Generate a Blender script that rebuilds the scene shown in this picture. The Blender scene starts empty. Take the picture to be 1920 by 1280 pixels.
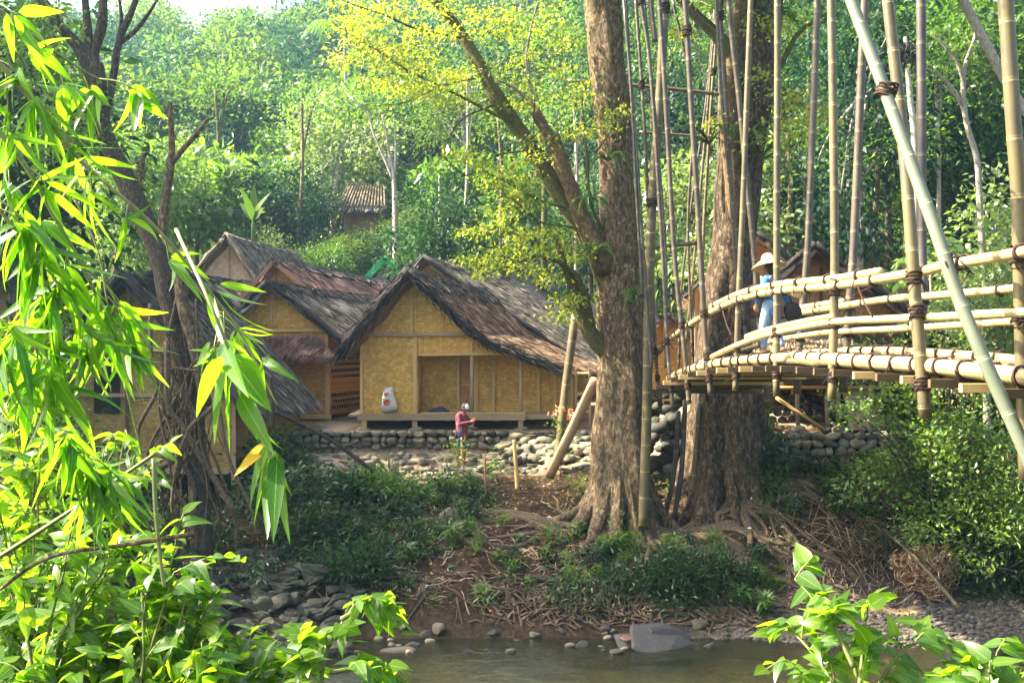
import bpy, math, random
import numpy as np
from mathutils import Vector, Matrix

random.seed(7)
RNG = np.random.default_rng(11)
sc = bpy.context.scene
COL = sc.collection
F, HZ = 2059.0, 632.0          # focal length in photo pixels, row of the horizon

def at(px, py, d):             # a point seen at photo pixel (px,py) standing d metres away
    return np.array([(px - 960) / F * d, d, (HZ - py) / F * d])

def A(*p): return np.array(p, float)
def unit(v):
    v = np.asarray(v, float)
    return v / (np.linalg.norm(v, axis=-1, keepdims=True) + 1e-12)

# ------------------------------------------------------------------ objects
def link(o, parent=None):
    COL.objects.link(o)
    if parent is not None: o.parent = parent
    return o
def empty(name, loc=(0, 0, 0), rz=0.0):
    o = bpy.data.objects.new(name, None); COL.objects.link(o)
    o.location = tuple(loc); o.rotation_euler = (0, 0, rz); o.empty_display_size = .2
    return o
def tag(o, label=None, cat=None, group=None, kind=None):
    if label: o['label'] = label
    if cat: o['category'] = cat
    if group: o['group'] = group
    if kind: o['kind'] = kind
    return o
def thing(name, label, cat, loc=(0, 0, 0), rz=0.0, group=None):
    return tag(empty(name, loc, rz), label, cat, group)
def copy_tree(o, parent=None):
    c = o.copy(); COL.objects.link(c)
    if parent is not None: c.parent = parent
    for ch in list(o.children): copy_tree(ch, c)
    return c

# ------------------------------------------------------------------ mesh builder
class MB:
    def __init__(s): s.V, s.Q, s.T, s.U, s.n = [], [], [], [], 0
    def add(s, V, Q=None, T=None, U=None):
        V = np.asarray(V, float).reshape(-1, 3)
        s.V.append(V); s.U.append(np.zeros((len(V), 2)) if U is None else np.asarray(U, float))
        if Q is not None and len(Q): s.Q.append(np.asarray(Q, int) + s.n)
        if T is not None and len(T): s.T.append(np.asarray(T, int) + s.n)
        s.n += len(V); return s
    def mesh(s, name, mat, smooth=True):
        V = np.concatenate(s.V); U = np.concatenate(s.U)
        Q = np.concatenate(s.Q) if s.Q else np.zeros((0, 4), int)
        T = np.concatenate(s.T) if s.T else np.zeros((0, 3), int)
        me = bpy.data.meshes.new(name)
        lv = np.concatenate([Q.ravel(), T.ravel()]).astype(np.int32)
        ls = np.concatenate([np.arange(len(Q)) * 4, len(Q) * 4 + np.arange(len(T)) * 3]).astype(np.int32)
        me.vertices.add(len(V)); me.vertices.foreach_set('co', V.astype(np.float32).ravel())
        me.loops.add(len(lv)); me.loops.foreach_set('vertex_index', lv)
        me.polygons.add(len(ls)); me.polygons.foreach_set('loop_start', ls)
        me.update(calc_edges=True)
        uv = me.uv_layers.new(name='UVMap')
        uv.data.foreach_set('uv', U[lv].astype(np.float32).ravel())
        me.polygons.foreach_set('use_smooth', np.full(len(ls), smooth, bool))
        if mat: me.materials.append(mat)
        me.validate(clean_customdata=False)
        return me
    def build(s, name, mat, parent=None, smooth=True, loc=None, rot=None):
        o = bpy.data.objects.new(name, s.mesh(name, mat, smooth)); link(o, parent)
        if loc is not None: o.location = tuple(loc)
        if rot is not None: o.rotation_euler = tuple(rot)
        return o
    # ---- shapes
    def tube(s, P, R, seg=8, rf=None, cap=True, v0=0.0):
        P = np.asarray(P, float); n = len(P); R = np.broadcast_to(np.asarray(R, float), (n,))
        t = np.gradient(P, axis=0); t = unit(t)
        ref = A(0, 0, 1) if abs(t[0][2]) < .9 else A(1, 0, 0)
        a = unit(np.cross(t[0], ref)); fr = []
        for i in range(n):
            a = unit(a - t[i] * np.dot(a, t[i])); fr.append((a, np.cross(t[i], a)))
        ang = np.linspace(0, 2 * np.pi, seg + 1)
        al = v0 + np.concatenate([[0], np.cumsum(np.linalg.norm(np.diff(P, axis=0), axis=1))])
        V = np.zeros((n, seg + 1, 3)); U = np.zeros((n, seg + 1, 2))
        for i in range(n):
            r = R[i] * (rf(ang, i / (n - 1)) if rf is not None else np.ones(seg + 1))
            r[-1] = r[0]
            V[i] = P[i] + np.outer(r * np.cos(ang), fr[i][0]) + np.outer(r * np.sin(ang), fr[i][1])
            U[i, :, 0] = ang / 6.2832; U[i, :, 1] = al[i]
        idx = np.arange(n * (seg + 1)).reshape(n, seg + 1)
        Q = np.stack([idx[:-1, :-1], idx[:-1, 1:], idx[1:, 1:], idx[1:, :-1]], -1).reshape(-1, 4)
        V = V.reshape(-1, 3); U = U.reshape(-1, 2); T = None
        if cap:
            m = len(V); V = np.concatenate([V, P[:1], P[-1:]]); U = np.concatenate([U, [[0, al[0]], [0, al[-1]]]])
            T = np.concatenate([np.stack([np.full(seg, m), idx[0, 1:], idx[0, :-1]], 1),
                                np.stack([np.full(seg, m + 1), idx[-1, :-1], idx[-1, 1:]], 1)])
        return s.add(V, Q, T, U)
    def box(s, c, size, rz=0.0):
        x, y, z = np.asarray(size, float) / 2
        V = np.array([[i, j, k] for i in (-x, x) for j in (-y, y) for k in (-z, z)])
        c_, s_ = math.cos(rz), math.sin(rz)
        V = V @ np.array([[c_, s_, 0], [-s_, c_, 0], [0, 0, 1]]) + np.asarray(c, float)
        return s.hexa(V)
    def hexa(s, V):     # V indexed i*4+j*2+k, faces with own verts and metric uvs
        V = np.asarray(V, float)
        for f in ((0, 1, 3, 2), (4, 6, 7, 5), (0, 4, 5, 1), (2, 3, 7, 6), (0, 2, 6, 4), (1, 5, 7, 3)):
            p = V[list(f)]; a = np.linalg.norm(p[1] - p[0]); b = np.linalg.norm(p[3] - p[0])
            U = [[0, 0], [a, 0], [a, b], [0, b]] if a > b else [[0, 0], [0, a], [b, a], [b, 0]]
            s.add(p, [[0, 1, 2, 3]], None, U)
        return s
    def beam(s, p0, p1, w, h=None, up=(0, 0, 1)):   # squared timber from p0 to p1
        h = w if h is None else h
        p0, p1 = np.asarray(p0, float), np.asarray(p1, float)
        t = unit(p1 - p0); u = np.asarray(up, float)
        if abs(np.dot(t, u)) > .95: u = A(0, 1, 0)
        a = unit(np.cross(t, u)); b = np.cross(a, t)
        return s.hexa([p + a * i * w / 2 + b * j * h / 2 for p in (p0, p1) for i in (-1, 1) for j in (-1, 1)])
    def prism(s, poly, d):   # polygon of 3-D points pushed along d, uv in metres from x and z
        poly = np.asarray(poly, float); d = np.asarray(d, float); n = len(poly)
        e = unit(poly[1] - poly[0])
        def uvs(p): return np.stack([(p - poly[0]) @ e, p[:, 2]], 1)
        for off in (np.zeros(3), d):
            p = poly + off
            s.add(p, None, [[0, i, i + 1] for i in range(1, n - 1)], uvs(p))
        for i in range(n):
            q = np.array([poly[i], poly[(i + 1) % n], poly[(i + 1) % n] + d, poly[i] + d])
            s.add(q, [[0, 1, 2, 3]], None, [[0, 0], [1, 0], [1, .05], [0, .05]])
        return s
    def blob(s, c, r, seed=0, amp=.18, nu=10, nv=7, rot=None, cuts=0, rough=0):   # a rounded, uneven stone
        g = np.random.default_rng(seed)
        u = np.linspace(0, 2 * np.pi, nu, endpoint=False); v = np.linspace(0, np.pi, nv)[1:-1]
        D = [[0, 0, 1]] + [[math.sin(b) * math.cos(a), math.sin(b) * math.sin(a), math.cos(b)] for b in v for a in u] + [[0, 0, -1]]
        D = np.array(D); k = g.normal(size=(7, 3)) * 1.9; ph = g.uniform(0, 6, 7)
        rad = 1 + amp * np.sin(D @ k.T + ph).mean(1) * 2
        p = 2.7; sq = (np.abs(D) ** p).sum(1) ** (-1 / p)
        W_ = D * (rad * (.5 + .5 * sq))[:, None]
        for _ in range(cuts):      # broken faces
            nn = unit(g.normal(size=3)); e = np.maximum(0, W_ @ nn - g.uniform(.52, .85)); W_ = W_ - np.outer(e * .93, nn)
        if rough: W_ = W_ + rough * np.stack([wob(W_, 7), wob(W_ + 3, 7), wob(W_ + 6, 7)], 1)
        V = W_ * np.asarray(r)
        th = g.uniform(-.3, .3) if rot is None else rot
        cy, sy = math.cos(th), math.sin(th)
        V = V @ np.array([[cy, 0, -sy], [0, 1, 0], [sy, 0, cy]]) + np.asarray(c)
        m = len(v); Q = []; T = []
        for j in range(nu):
            T.append([0, 1 + j, 1 + (j + 1) % nu]); T.append([1 + m * nu, 1 + (m - 1) * nu + (j + 1) % nu, 1 + (m - 1) * nu + j])
            for i in range(m - 1):
                Q.append([1 + i * nu + j, 1 + (i + 1) * nu + j, 1 + (i + 1) * nu + (j + 1) % nu, 1 + i * nu + (j + 1) % nu])
        return s.add(V, Q, T, V[:, :2])
    def leaves(s, P, D, N, L, W, nseg=0, droop=.25, fold=.25, shape=1.0, curl=None):
        """many leaves at once: base P, direction D, upper side N, length L, width W"""
        P = np.asarray(P, float); n = len(P); D = unit(D); N = np.asarray(N, float)
        S = unit(np.cross(D, N)); N = np.cross(S, D)
        L = np.broadcast_to(np.asarray(L, float), (n,))[:, None]; W = np.broadcast_to(np.asarray(W, float), (n,))[:, None]
        if nseg == 0:
            V = np.stack([P, P + D * L * .45 + S * W * .5 + N * W * fold * .5 - N * L * droop * .15,
                          P + D * L - N * L * droop, P + D * L * .45 - S * W * .5 + N * W * fold * .5 - N * L * droop * .15], 1)
            Q = np.arange(n * 4).reshape(n, 4)
            U = np.tile([[.5, 0], [1, .45], [.5, 1], [0, .45]], (n, 1))
            return s.add(V.reshape(-1, 3), Q, None, U)
        t = np.linspace(0, 1, nseg + 1)
        w = np.sin(np.pi * t ** (.62 / shape)) ** .85 * (1 - .15 * t); w[0] = .06; w[-1] = .015
        dr = np.broadcast_to(np.asarray(droop if curl is None else curl, float), (n,))[:, None]
        rows = []
        for i, ti in enumerate(t):
            c = P + D * L * (ti - .25 * np.abs(dr) * ti ** 2) - N * L * dr * ti ** 2
            for k in (-1, 0, 1): rows.append(c + S * W * .5 * w[i] * k + N * W * fold * abs(k) * w[i])
        V = np.stack(rows, 1); m = 3 * (nseg + 1)
        q = []
        for i in range(nseg):
            for k in (0, 1): q.append([i * 3 + k, i * 3 + k + 1, i * 3 + k + 4, i * 3 + k + 3])
        Q = (np.arange(n) * m)[:, None, None] + np.array(q)[None]
        U = np.tile(np.array([[.5 + .5 * k, ti] for ti in t for k in (-1, 0, 1)]), (n, 1))
        return s.add(V.reshape(-1, 3), Q.reshape(-1, 4), None, U)

def spline(P, n):      # Catmull-Rom through the points
    P = np.asarray(P, float); P = np.concatenate([[2 * P[0] - P[1]], P, [2 * P[-1] - P[-2]]])
    k = len(P) - 3; out = []
    for x in np.linspace(0, k - 1e-6, n):
        i = int(x); t = x - i; a, b, c, d = P[i:i + 4]
        out.append(.5 * (2 * b + (c - a) * t + (2 * a - 5 * b + 4 * c - d) * t * t + (3 * b - a - 3 * c + d) * t ** 3))
    return np.array(out)
def spl(v, n): return np.interp(np.linspace(0, 1, n), np.linspace(0, 1, len(v)), v)

_K = np.random.default_rng(3).normal(size=(24, 3)); _PH = np.random.default_rng(4).uniform(0, 6.28, 24)
def wob(P, f=1.0):     # cheap smooth noise, about -1..1
    P = np.asarray(P, float)
    return np.sin(P @ (_K * f).T + _PH).sum(-1) / 5.0

# ------------------------------------------------------------------ materials
class G:
    def __init__(s, name, rough=.8, spec=.3):
        s.m = bpy.data.materials.new(name); s.m.use_nodes = True; s.nt = s.m.node_tree
        s.b = s.nt.nodes['Principled BSDF']; s.out = s.nt.nodes['Material Output']
        s.b.inputs['Roughness'].default_value = rough; s.b.inputs['Specular IOR Level'].default_value = spec
    def n(s, t, ins=None, **pr):
        nd = s.nt.nodes.new(t)
        for k, v in pr.items(): setattr(nd, k, v)
        for k, v in (ins or {}).items(): s.set(nd.inputs[k], v)
        return nd
    def set(s, sock, v):
        if isinstance(v, bpy.types.NodeSocket): s.nt.links.new(v, sock)
        elif isinstance(v, tuple) and len(v) == 3 and sock.type == 'RGBA': sock.default_value = (*v, 1)
        else: sock.default_value = v
    def co(s, kind='Object', scale=(1, 1, 1), rot=(0, 0, 0)):
        tc = s.n('ShaderNodeTexCoord')
        return s.n('ShaderNodeMapping', {'Vector': tc.outputs[kind], 'Scale': scale, 'Rotation': rot}).outputs[0]
    def noise(s, vec, scale, detail=4, rough=.6, dist=0):
        return s.n('ShaderNodeTexNoise', {'Vector': vec, 'Scale': scale, 'Detail': detail, 'Roughness': rough, 'Distortion': dist}).outputs['Fac']
    def ramp(s, fac, stops):
        r = s.n('ShaderNodeValToRGB', {'Fac': fac}); e = r.color_ramp.elements
        while len(e) < len(stops): e.new(.5)
        for i, (p, c) in enumerate(stops): e[i].position = p; e[i].color = (*c, 1)
        return r.outputs['Color']
    def mix(s, f, a, b, mode='MIX'):
        m = s.n('ShaderNodeMix', data_type='RGBA', blend_type=mode)
        s.set(m.inputs[0], f); s.set(m.inputs[6], a); s.set(m.inputs[7], b); return m.outputs[2]
    def math(s, op, a, b=0.0, c=0.0):
        return s.n('ShaderNodeMath', {0: a, 1: b, 2: c}, operation=op).outputs[0]
    def bump(s, h, strength=.5, dist=.02):
        s.set(s.b.inputs['Normal'], s.n('ShaderNodeBump', {'Height': h, 'Strength': strength, 'Distance': dist}).outputs[0])
    def col(s, c): s.set(s.b.inputs['Base Color'], c); return s

def leaf_mat(name, c0, c1, c2, tr, tw=.5, rough=.42, spec=.5, objw=.5, big=0.0, vein=False):
    g = G(name, rough, spec)
    isl = g.n('ShaderNodeNewGeometry').outputs['Random Per Island']
    orn = g.n('ShaderNodeObjectInfo').outputs['Random']
    f = g.math('ADD', g.math('MULTIPLY', isl, 1 - objw), g.math('MULTIPLY', orn, objw))
    if big:   # clumps of older and younger leaves
        f = g.math('ADD', f, g.math('MULTIPLY', g.math('SUBTRACT', g.noise(g.co(), big, 2), .5), 1.1))
    c = g.ramp(f, [(.08, c0), (.5, c1), (.92, c2)])
    if vein:
        sx = g.n('ShaderNodeSeparateXYZ', {0: g.n('ShaderNodeUVMap').outputs[0]}); au = g.math('ABSOLUTE', g.math('SUBTRACT', sx.outputs[0], .5))
        c = g.mix(g.math('MULTIPLY', g.math('LESS_THAN', au, .035), .55), c, tuple(min(1, x * 2.0 + .03) for x in c2))
        sv = g.math('FRACT', g.math('SUBTRACT', g.math('MULTIPLY', sx.outputs[1], 9.0), g.math('MULTIPLY', au, 5.0)))
        c = g.mix(g.math('MULTIPLY', g.math('LESS_THAN', sv, .16), .22), c, tuple(min(1, x * 1.7) for x in c2))
        spn = g.noise(g.co('Object'), 55, 3, .7)
        c = g.mix(g.ramp(spn, [(.66, (0, 0, 0)), (.72, (.8, .8, .8))]), c, (.20, .13, .03))
        c = g.mix(g.math('MULTIPLY', g.noise(g.co('Object'), 14, 3), .5), c, c0)
    g.col(c)
    t = g.mix(1.0, c, tr, 'MULTIPLY')
    tl = g.n('ShaderNodeBsdfTranslucent', {'Color': t})
    mx = g.n('ShaderNodeMixShader', {0: tw, 1: g.b.outputs[0], 2: tl.outputs[0]})
    g.nt.links.new(mx.outputs[0], g.out.inputs['Surface'])
    return g.m

def bark_mat(name, dark, mid, light, moss=None, sc_=1.0, mossamt=.55):
    g = G(name, .9, .15)
    v = g.co('Object', (5 * sc_, 5 * sc_, 1.9 * sc_))
    n1 = g.noise(v, 3.0, 6, .65, .6); n2 = g.noise(g.co('Object', (sc_, sc_, .6 * sc_)), 1.3, 4, .6)
    n1 = g.math('ADD', g.math('MULTIPLY', n1, .72), g.math('MULTIPLY', g.noise(g.co('Object', (9 * sc_, 9 * sc_, 5 * sc_)), 4.0, 5, .8), .28))
    c = g.ramp(n1, [(.34, dark), (.49, mid), (.64, light)])
    c = g.mix(g.math('MULTIPLY', n2, .55), c, tuple(x * .55 for x in dark))
    c = g.mix(g.ramp(g.noise(g.co('Object', (sc_, sc_, sc_)), 6.5, 4, .7), [(.60, (0, 0, 0)), (.68, (.55, .55, .55))]), c, tuple(min(1, x * 1.15 + .04) for x in light))
    if moss:
        c = g.mix(g.ramp(g.noise(g.co('Object'), 1.7 * sc_, 5, .7), [(mossamt, (0, 0, 0)), (mossamt + .14, (1, 1, 1))]), c, moss)
    g.col(c); g.bump(n1, 1.0, .11 / sc_); return g.m

def bamboo_mat(name, c0, c1, stain, node=(.30, .24, .08), gap=.42, st=.55):
    g = G(name, .45, .35)
    uv = g.n('ShaderNodeUVMap').outputs[0]
    sx = g.n('ShaderNodeSeparateXYZ', {0: uv})
    orn = g.n('ShaderNodeObjectInfo').outputs['Random']
    v = g.math('ADD', g.math('MULTIPLY', sx.outputs[1], 1 / gap), orn)
    fr = g.math('FRACT', v); seg = g.math('FLOOR', v)
    wn = g.n('ShaderNodeTexWhiteNoise', {'W': g.math('ADD', seg, g.math('MULTIPLY', orn, 37.0))}, noise_dimensions='1D').outputs[0]
    c = g.mix(g.math('ADD', g.math('MULTIPLY', wn, .6), g.math('MULTIPLY', orn, .4)), c0, c1)
    ob = g.co('Object', (1, 1, .5))
    c = g.mix(g.ramp(g.noise(ob, 5.0, 5, .7), [(st, (0, 0, 0)), (st + .22, (1, 1, 1))]), c, stain)
    c = g.mix(g.ramp(g.noise(g.co('Object', (1, 1, 1)), 1.1, 3, .6), [(.42, (0, 0, 0)), (.66, (.7, .7, .7))]), c, g.mix(.5, c, tuple(sum(c0) / 3 * k for k in (.95, .9, .8))))
    fib = g.noise(g.n('ShaderNodeMapping', {'Vector': uv, 'Scale': (38, 1.2, 1)}).outputs[0], 1.0, 3)
    c = g.mix(g.math('MULTIPLY', fib, .35), c, tuple(x * .55 for x in c0))
    ring = g.math('LESS_THAN', g.math('ABSOLUTE', g.math('SUBTRACT', fr, .5)), .014)
    ring2 = g.math('LESS_THAN', g.math('ABSOLUTE', g.math('SUBTRACT', fr, .55)), .022)
    c = g.mix(g.math('MULTIPLY', ring2, .35), c, tuple(min(1, x * 1.3 + .02) for x in c1))
    c = g.mix(g.math('MULTIPLY', ring, .85), c, node); g.col(c)
    bm = g.math('ADD', g.math('MULTIPLY', g.math('GREATER_THAN', .05, g.math('ABSOLUTE', g.math('SUBTRACT', fr, .5))), .5), g.math('MULTIPLY', fib, .3))
    g.bump(bm, .5, .01); return g.m

def thatch_mat(name, dark, mid, light, patch=None):
    g = G(name, .85, .25)
    uv = g.n('ShaderNodeUVMap').outputs[0]
    mp = g.n('ShaderNodeMapping', {'Vector': uv, 'Scale': (26, 3.2, 1)}).outputs[0]
    n1 = g.noise(mp, 1.0, 5, .7, .5)
    n2 = g.noise(g.n('ShaderNodeMapping', {'Vector': uv, 'Scale': (1.1, 1.6, 1)}).outputs[0], 1.0, 4, .6)
    isl = g.n('ShaderNodeNewGeometry').outputs['Random Per Island']
    f = g.math('ADD', g.math('MULTIPLY', n1, .5), g.math('MULTIPLY', isl, .5))
    c = g.ramp(f, [(.25, dark), (.52, mid), (.82, light)])
    c = g.mix(g.ramp(n2, [(.42, (0, 0, 0)), (.7, (1, 1, 1))]), c, g.mix(.6, c, patch or dark))
    g.col(c); g.bump(n1, .8, .05); return g.m

def weave_mat(name, c0, c1, stain, w=.16, h=.05, st=.56):
    g = G(name, .6, .3)
    uv = g.n('ShaderNodeUVMap').outputs[0]
    jit = g.n('ShaderNodeMix', {0: .012}, data_type='VECTOR'); 
    br = g.n('ShaderNodeTexBrick', {'Vector': uv, 'Color1': (*c0, 1), 'Color2': (*c1, 1), 'Mortar': (*[x * .35 for x in c0], 1), 'Scale': 1.0,
             'Mortar Size': .006, 'Mortar Smooth': .4, 'Bias': .1, 'Brick Width': w, 'Row Height': h}, offset=.5)
    br2 = g.n('ShaderNodeTexBrick', {'Vector': g.n('ShaderNodeMapping', {'Vector': uv, 'Rotation': (0, 0, 1.5708)}).outputs[0], 'Color1': (.75, .75, .75, 1), 'Color2': (1.15, 1.15, 1.15, 1),
              'Mortar': (.6, .6, .6, 1), 'Scale': 1.0, 'Mortar Size': .004, 'Brick Width': w * 1.3, 'Row Height': h * 1.6}, offset=.5)
    c = g.mix(.4, br.outputs[0], br2.outputs[0], 'MULTIPLY')
    wn = g.n('ShaderNodeTexWhiteNoise', {'Vector': g.n('ShaderNodeVectorMath', {0: g.n('ShaderNodeVectorMath', {0: uv, 1: (1 / (w * .55), 1 / (h * 1.3), 1)}, operation='MULTIPLY').outputs[0]}, operation='FLOOR').outputs[0]}, noise_dimensions='3D').outputs[0]
    c = g.mix(g.math('MULTIPLY', g.math('POWER', wn, 2.0), .62), c, tuple(x * .62 for x in c1))
    c = g.mix(g.math('MULTIPLY', g.math('POWER', g.math('SUBTRACT', 1.0, wn), 4.0), .5), c, tuple(min(1, x * 1.25) for x in c0))
    c = g.mix(g.math('MULTIPLY', g.noise(uv, .7, 3), .35), c, c1)
    n = g.noise(uv, 2.2, 6, .7); sp = g.noise(uv, 14.0, 3, .8)
    c = g.mix(g.ramp(n, [(st - .1, (0, 0, 0)), (st + .2, (.75, .75, .75))]), c, stain)
    c = g.mix(g.ramp(sp, [(.55, (0, 0, 0)), (.72, (.7, .7, .7))]), c, tuple(x * .4 for x in stain))
    g.col(c); g.bump(br.outputs['Fac'], .4, .01); return g.m

def wood_mat(name, c0, c1, c2=None):
    g = G(name, .7, .25)
    uv = g.n('ShaderNodeUVMap').outputs[0]
    n = g.noise(g.n('ShaderNodeMapping', {'Vector': uv, 'Scale': (22, 2.2, 1)}).outputs[0], 1.0, 5, .6, .6)
    orn = g.n('ShaderNodeObjectInfo').outputs['Random']
    c = g.mix(n, c0, c1); c = g.mix(g.math('MULTIPLY', g.noise(g.co(), 1.4, 4), .7), c, c2 or tuple(x * .55 for x in c0))
    c = g.mix(g.math('MULTIPLY', orn, .3), c, c1)
    g.col(c); g.bump(n, .3, .006); return g.m

def stone_mat(name, cs, moss=None, bump=.5):
    g = G(name, .8, .3)
    isl = g.n('ShaderNodeNewGeometry').outputs['Random Per Island']
    orn = g.n('ShaderNodeObjectInfo').outputs['Random']
    f = g.math('FRACT', g.math('ADD', isl, orn))
    c = g.ramp(f, [(i / max(1, len(cs) - 1) * .9 + .05, x) for i, x in enumerate(cs)])
    ob = g.co(); n = g.noise(ob, 7, 6, .7); n2 = g.noise(ob, 1.5, 3)
    c = g.mix(g.math('MULTIPLY', n, .65), c, tuple(x * .4 for x in cs[0]))
    if moss: c = g.mix(g.ramp(n2, [(.5, (0, 0, 0)), (.68, (.8, .8, .8))]), c, moss)
    g.col(c); g.bump(n, bump, .04); return g.m

def plain_mat(name, c, rough=.7, var=.35, scale=6):
    g = G(name, rough, .3)
    n = g.noise(g.co(), scale, 4)
    g.col(g.mix(g.math('MULTIPLY', n, var * 2), c, tuple(x * .5 for x in c))); g.bump(n, .15, .01); return g.m
# ================================================================== SETTING
WZ = -6.0
def sstep(a, b, x):
    t = np.clip((x - a) / (b - a), 0, 1); return t * t * (3 - 2 * t)
def ground_h(X, Y):
    X = np.asarray(X, float); Y = np.asarray(Y, float)
    zl = np.interp(Y, [-80, 1.5, 3.5, 6, 9.5, 12, 20, 21.6, 22.3, 22.9, 24.2, 27, 29.5, 31, 32.1, 32.35, 36, 46, 56], [-1.6, -1.6, -2.0, -3.6, -6.0, -6.5, -6.5, -6.2, -5.75, -5.3, -4.85, -4.25, -3.72, -3.42, -3.4, -2.8, -2.72, -2.2, -1.2])
    zr = np.interp(Y, [-80, 1.5, 3.5, 6, 9.5, 12, 19.6, 20.6, 21.8, 24.3, 24.9, 25.8, 26.6, 27.1, 27.4, 30, 36, 46, 56], [-1.6, -1.6, -2.0, -3.6, -6.0, -6.5, -6.4, -6.12, -5.97, -5.72, -5.0, -3.8, -3.1, -2.9, -2.5, -2.45, -2.3, -1.6, -.8])
    z = zl + (zr - zl) * sstep(3.5, 6.3, X)
    z = z + (-.35 + .6 * sstep(20.0, 23.2, Y)) * 0 + sstep(-3.0, -5.0, X) * sstep(19.0, 21.2, Y) * (1 - sstep(22.6, 24.5, Y)) * .45
    a = X / np.maximum(Y, 1)
    slope = .39 + .14 * sstep(-.22, .2, a)
    y0 = 51 - np.clip(X, 0, 15) * .95
    Yh = np.minimum(Y, np.where(a < -.1, 150, 165))
    d = np.maximum(Yh - y0, 0); hill = slope * (np.sqrt(d * d + 16) - 4)
    hill = hill + 0.035 * np.maximum(-X - 8, 0) * sstep(50, 80, Y) * 0
    P = np.stack([X, Y, np.zeros_like(X)], -1)
    bank = sstep(21.5, 23, Y) * (1 - sstep(29.5, 32, Y))
    z = z + hill + .10 * wob(P, .9) * bank + .06 * wob(P, 2.6) * bank + .9 * wob(P, .09) * sstep(55, 75, Y)
    return z
def gz(x, y): return float(ground_h(np.array([x]), np.array([y]))[0])

def make_ground():
    xs = np.unique(np.concatenate([np.arange(-18, 18.01, .2), np.linspace(-80, -18, 40), np.linspace(18, 80, 40), [-600, -400, -250, -140, 140, 250, 400, 600]]))
    ys = np.unique(np.concatenate([np.arange(18, 36.01, .2), np.linspace(-6, 18, 50), np.linspace(36, 170, 80), [-200, -80, -30, 220, 320, 500, 800]]))
    X, Y = np.meshgrid(xs, ys); Z = ground_h(X, Y)
    V = np.stack([X, Y, Z], -1).reshape(-1, 3); nx = len(xs); ny = len(ys)
    i = np.arange(nx * ny).reshape(ny, nx)
    Q = np.stack([i[:-1, :-1], i[:-1, 1:], i[1:, 1:], i[1:, :-1]], -1).reshape(-1, 4)
    g = G('earth', .95, .1)
    ob = g.co(); sx = g.n('ShaderNodeSeparateXYZ', {0: ob})
    n = g.noise(ob, .9, 8, .7); nf = g.noise(ob, 9, 5, .7)
    soil = g.ramp(nf, [(.34, (.010, .007, .004)), (.54, (.040, .026, .013)), (.76, (.15, .10, .058))])
    dust = g.ramp(n, [(.35, (.16, .115, .07)), (.65, (.34, .26, .17))])
    grav = g.ramp(g.noise(ob, 16, 4, .8), [(.35, (.022, .02, .015)), (.5, (.085, .072, .056)), (.70, (.20, .175, .14))])
    wood = g.ramp(n, [(.35, (.015, .022, .008)), (.62, (.05, .075, .02))])
    yj = g.math('ADD', sx.outputs[1], g.math('MULTIPLY', g.math('SUBTRACT', n, .5), 4.0))
    zj = g.math('ADD', sx.outputs[2], g.math('MULTIPLY', g.math('SUBTRACT', n, .5), .35))
    def stepf(v, a, b): return g.n('ShaderNodeMapRange', {'Value': v, 'From Min': a, 'From Max': b}).outputs[0]
    mud = g.ramp(nf, [(.3, (.014, .010, .006)), (.6, (.05, .034, .02)), (.8, (.12, .085, .05))])
    c = g.mix(stepf(zj, -5.0, -5.7), soil, g.mix(stepf(g.math('ADD', sx.outputs[0], g.math('MULTIPLY', n, 2.0)), 3.6, 5.2), mud, grav))
    c = g.mix(stepf(yj, 29.6, 30.6), c, dust)
    c = g.mix(stepf(yj, 46, 50), c, wood)
    c = g.mix(stepf(yj, 12, 8), c, wood)
    c = g.mix(stepf(zj, -6.0, -6.3), c, g.ramp(nf, [(.35, (.05, .04, .02)), (.55, (.15, .11, .055)), (.7, (.26, .20, .11))]))
    g.col(c); g.bump(g.math('ADD', nf, n), .8, .08)
    o = MB().add(V, Q).build('ground', g.m); tag(o, kind='structure')
make_ground()

def make_water():
    g = G('river_water', .06, .5)
    ob = g.co('Object', (1, 2.2, 1))
    h = g.math('ADD', g.noise(ob, 1.6, 4, .55, .4), g.math('MULTIPLY', g.noise(g.co('Object', (1.4, 3.4, 1)), 5.5, 3, .6), .35))
    g.bump(h, .24, .10)
    g.col((.035, .042, .022))
    tr = g.n('ShaderNodeBsdfTransparent', {'Color': (.55, .5, .33, 1)})
    gl = g.n('ShaderNodeBsdfGlossy', {'Color': (1, 1, 1, 1), 'Roughness': .05})
    g.nt.links.new(g.b.inputs['Normal'].links[0].from_socket, gl.inputs['Normal'])
    fr = g.n('ShaderNodeFresnel', {'IOR': 1.33}); g.nt.links.new(g.b.inputs['Normal'].links[0].from_socket, fr.inputs['Normal'])
    body = g.n('ShaderNodeMixShader', {0: .62, 1: g.b.outputs[0], 2: tr.outputs[0]})
    mx = g.n('ShaderNodeMixShader', {0: fr.outputs[0], 1: body.outputs[0], 2: gl.outputs[0]})
    g.nt.links.new(mx.outputs[0], g.out.inputs['Surface'])
    x = np.linspace(-80, 80, 41); y = np.linspace(8.5, 25.5, 12); X, Y = np.meshgrid(x, y)
    i = np.arange(X.size).reshape(X.shape)
    Q = np.stack([i[:-1, :-1], i[:-1, 1:], i[1:, 1:], i[1:, :-1]], -1).reshape(-1, 4)
    o = MB().add(np.stack([X, Y, np.full_like(X, WZ)], -1), Q).build('river', g.m); tag(o, kind='structure')
make_water()

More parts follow.
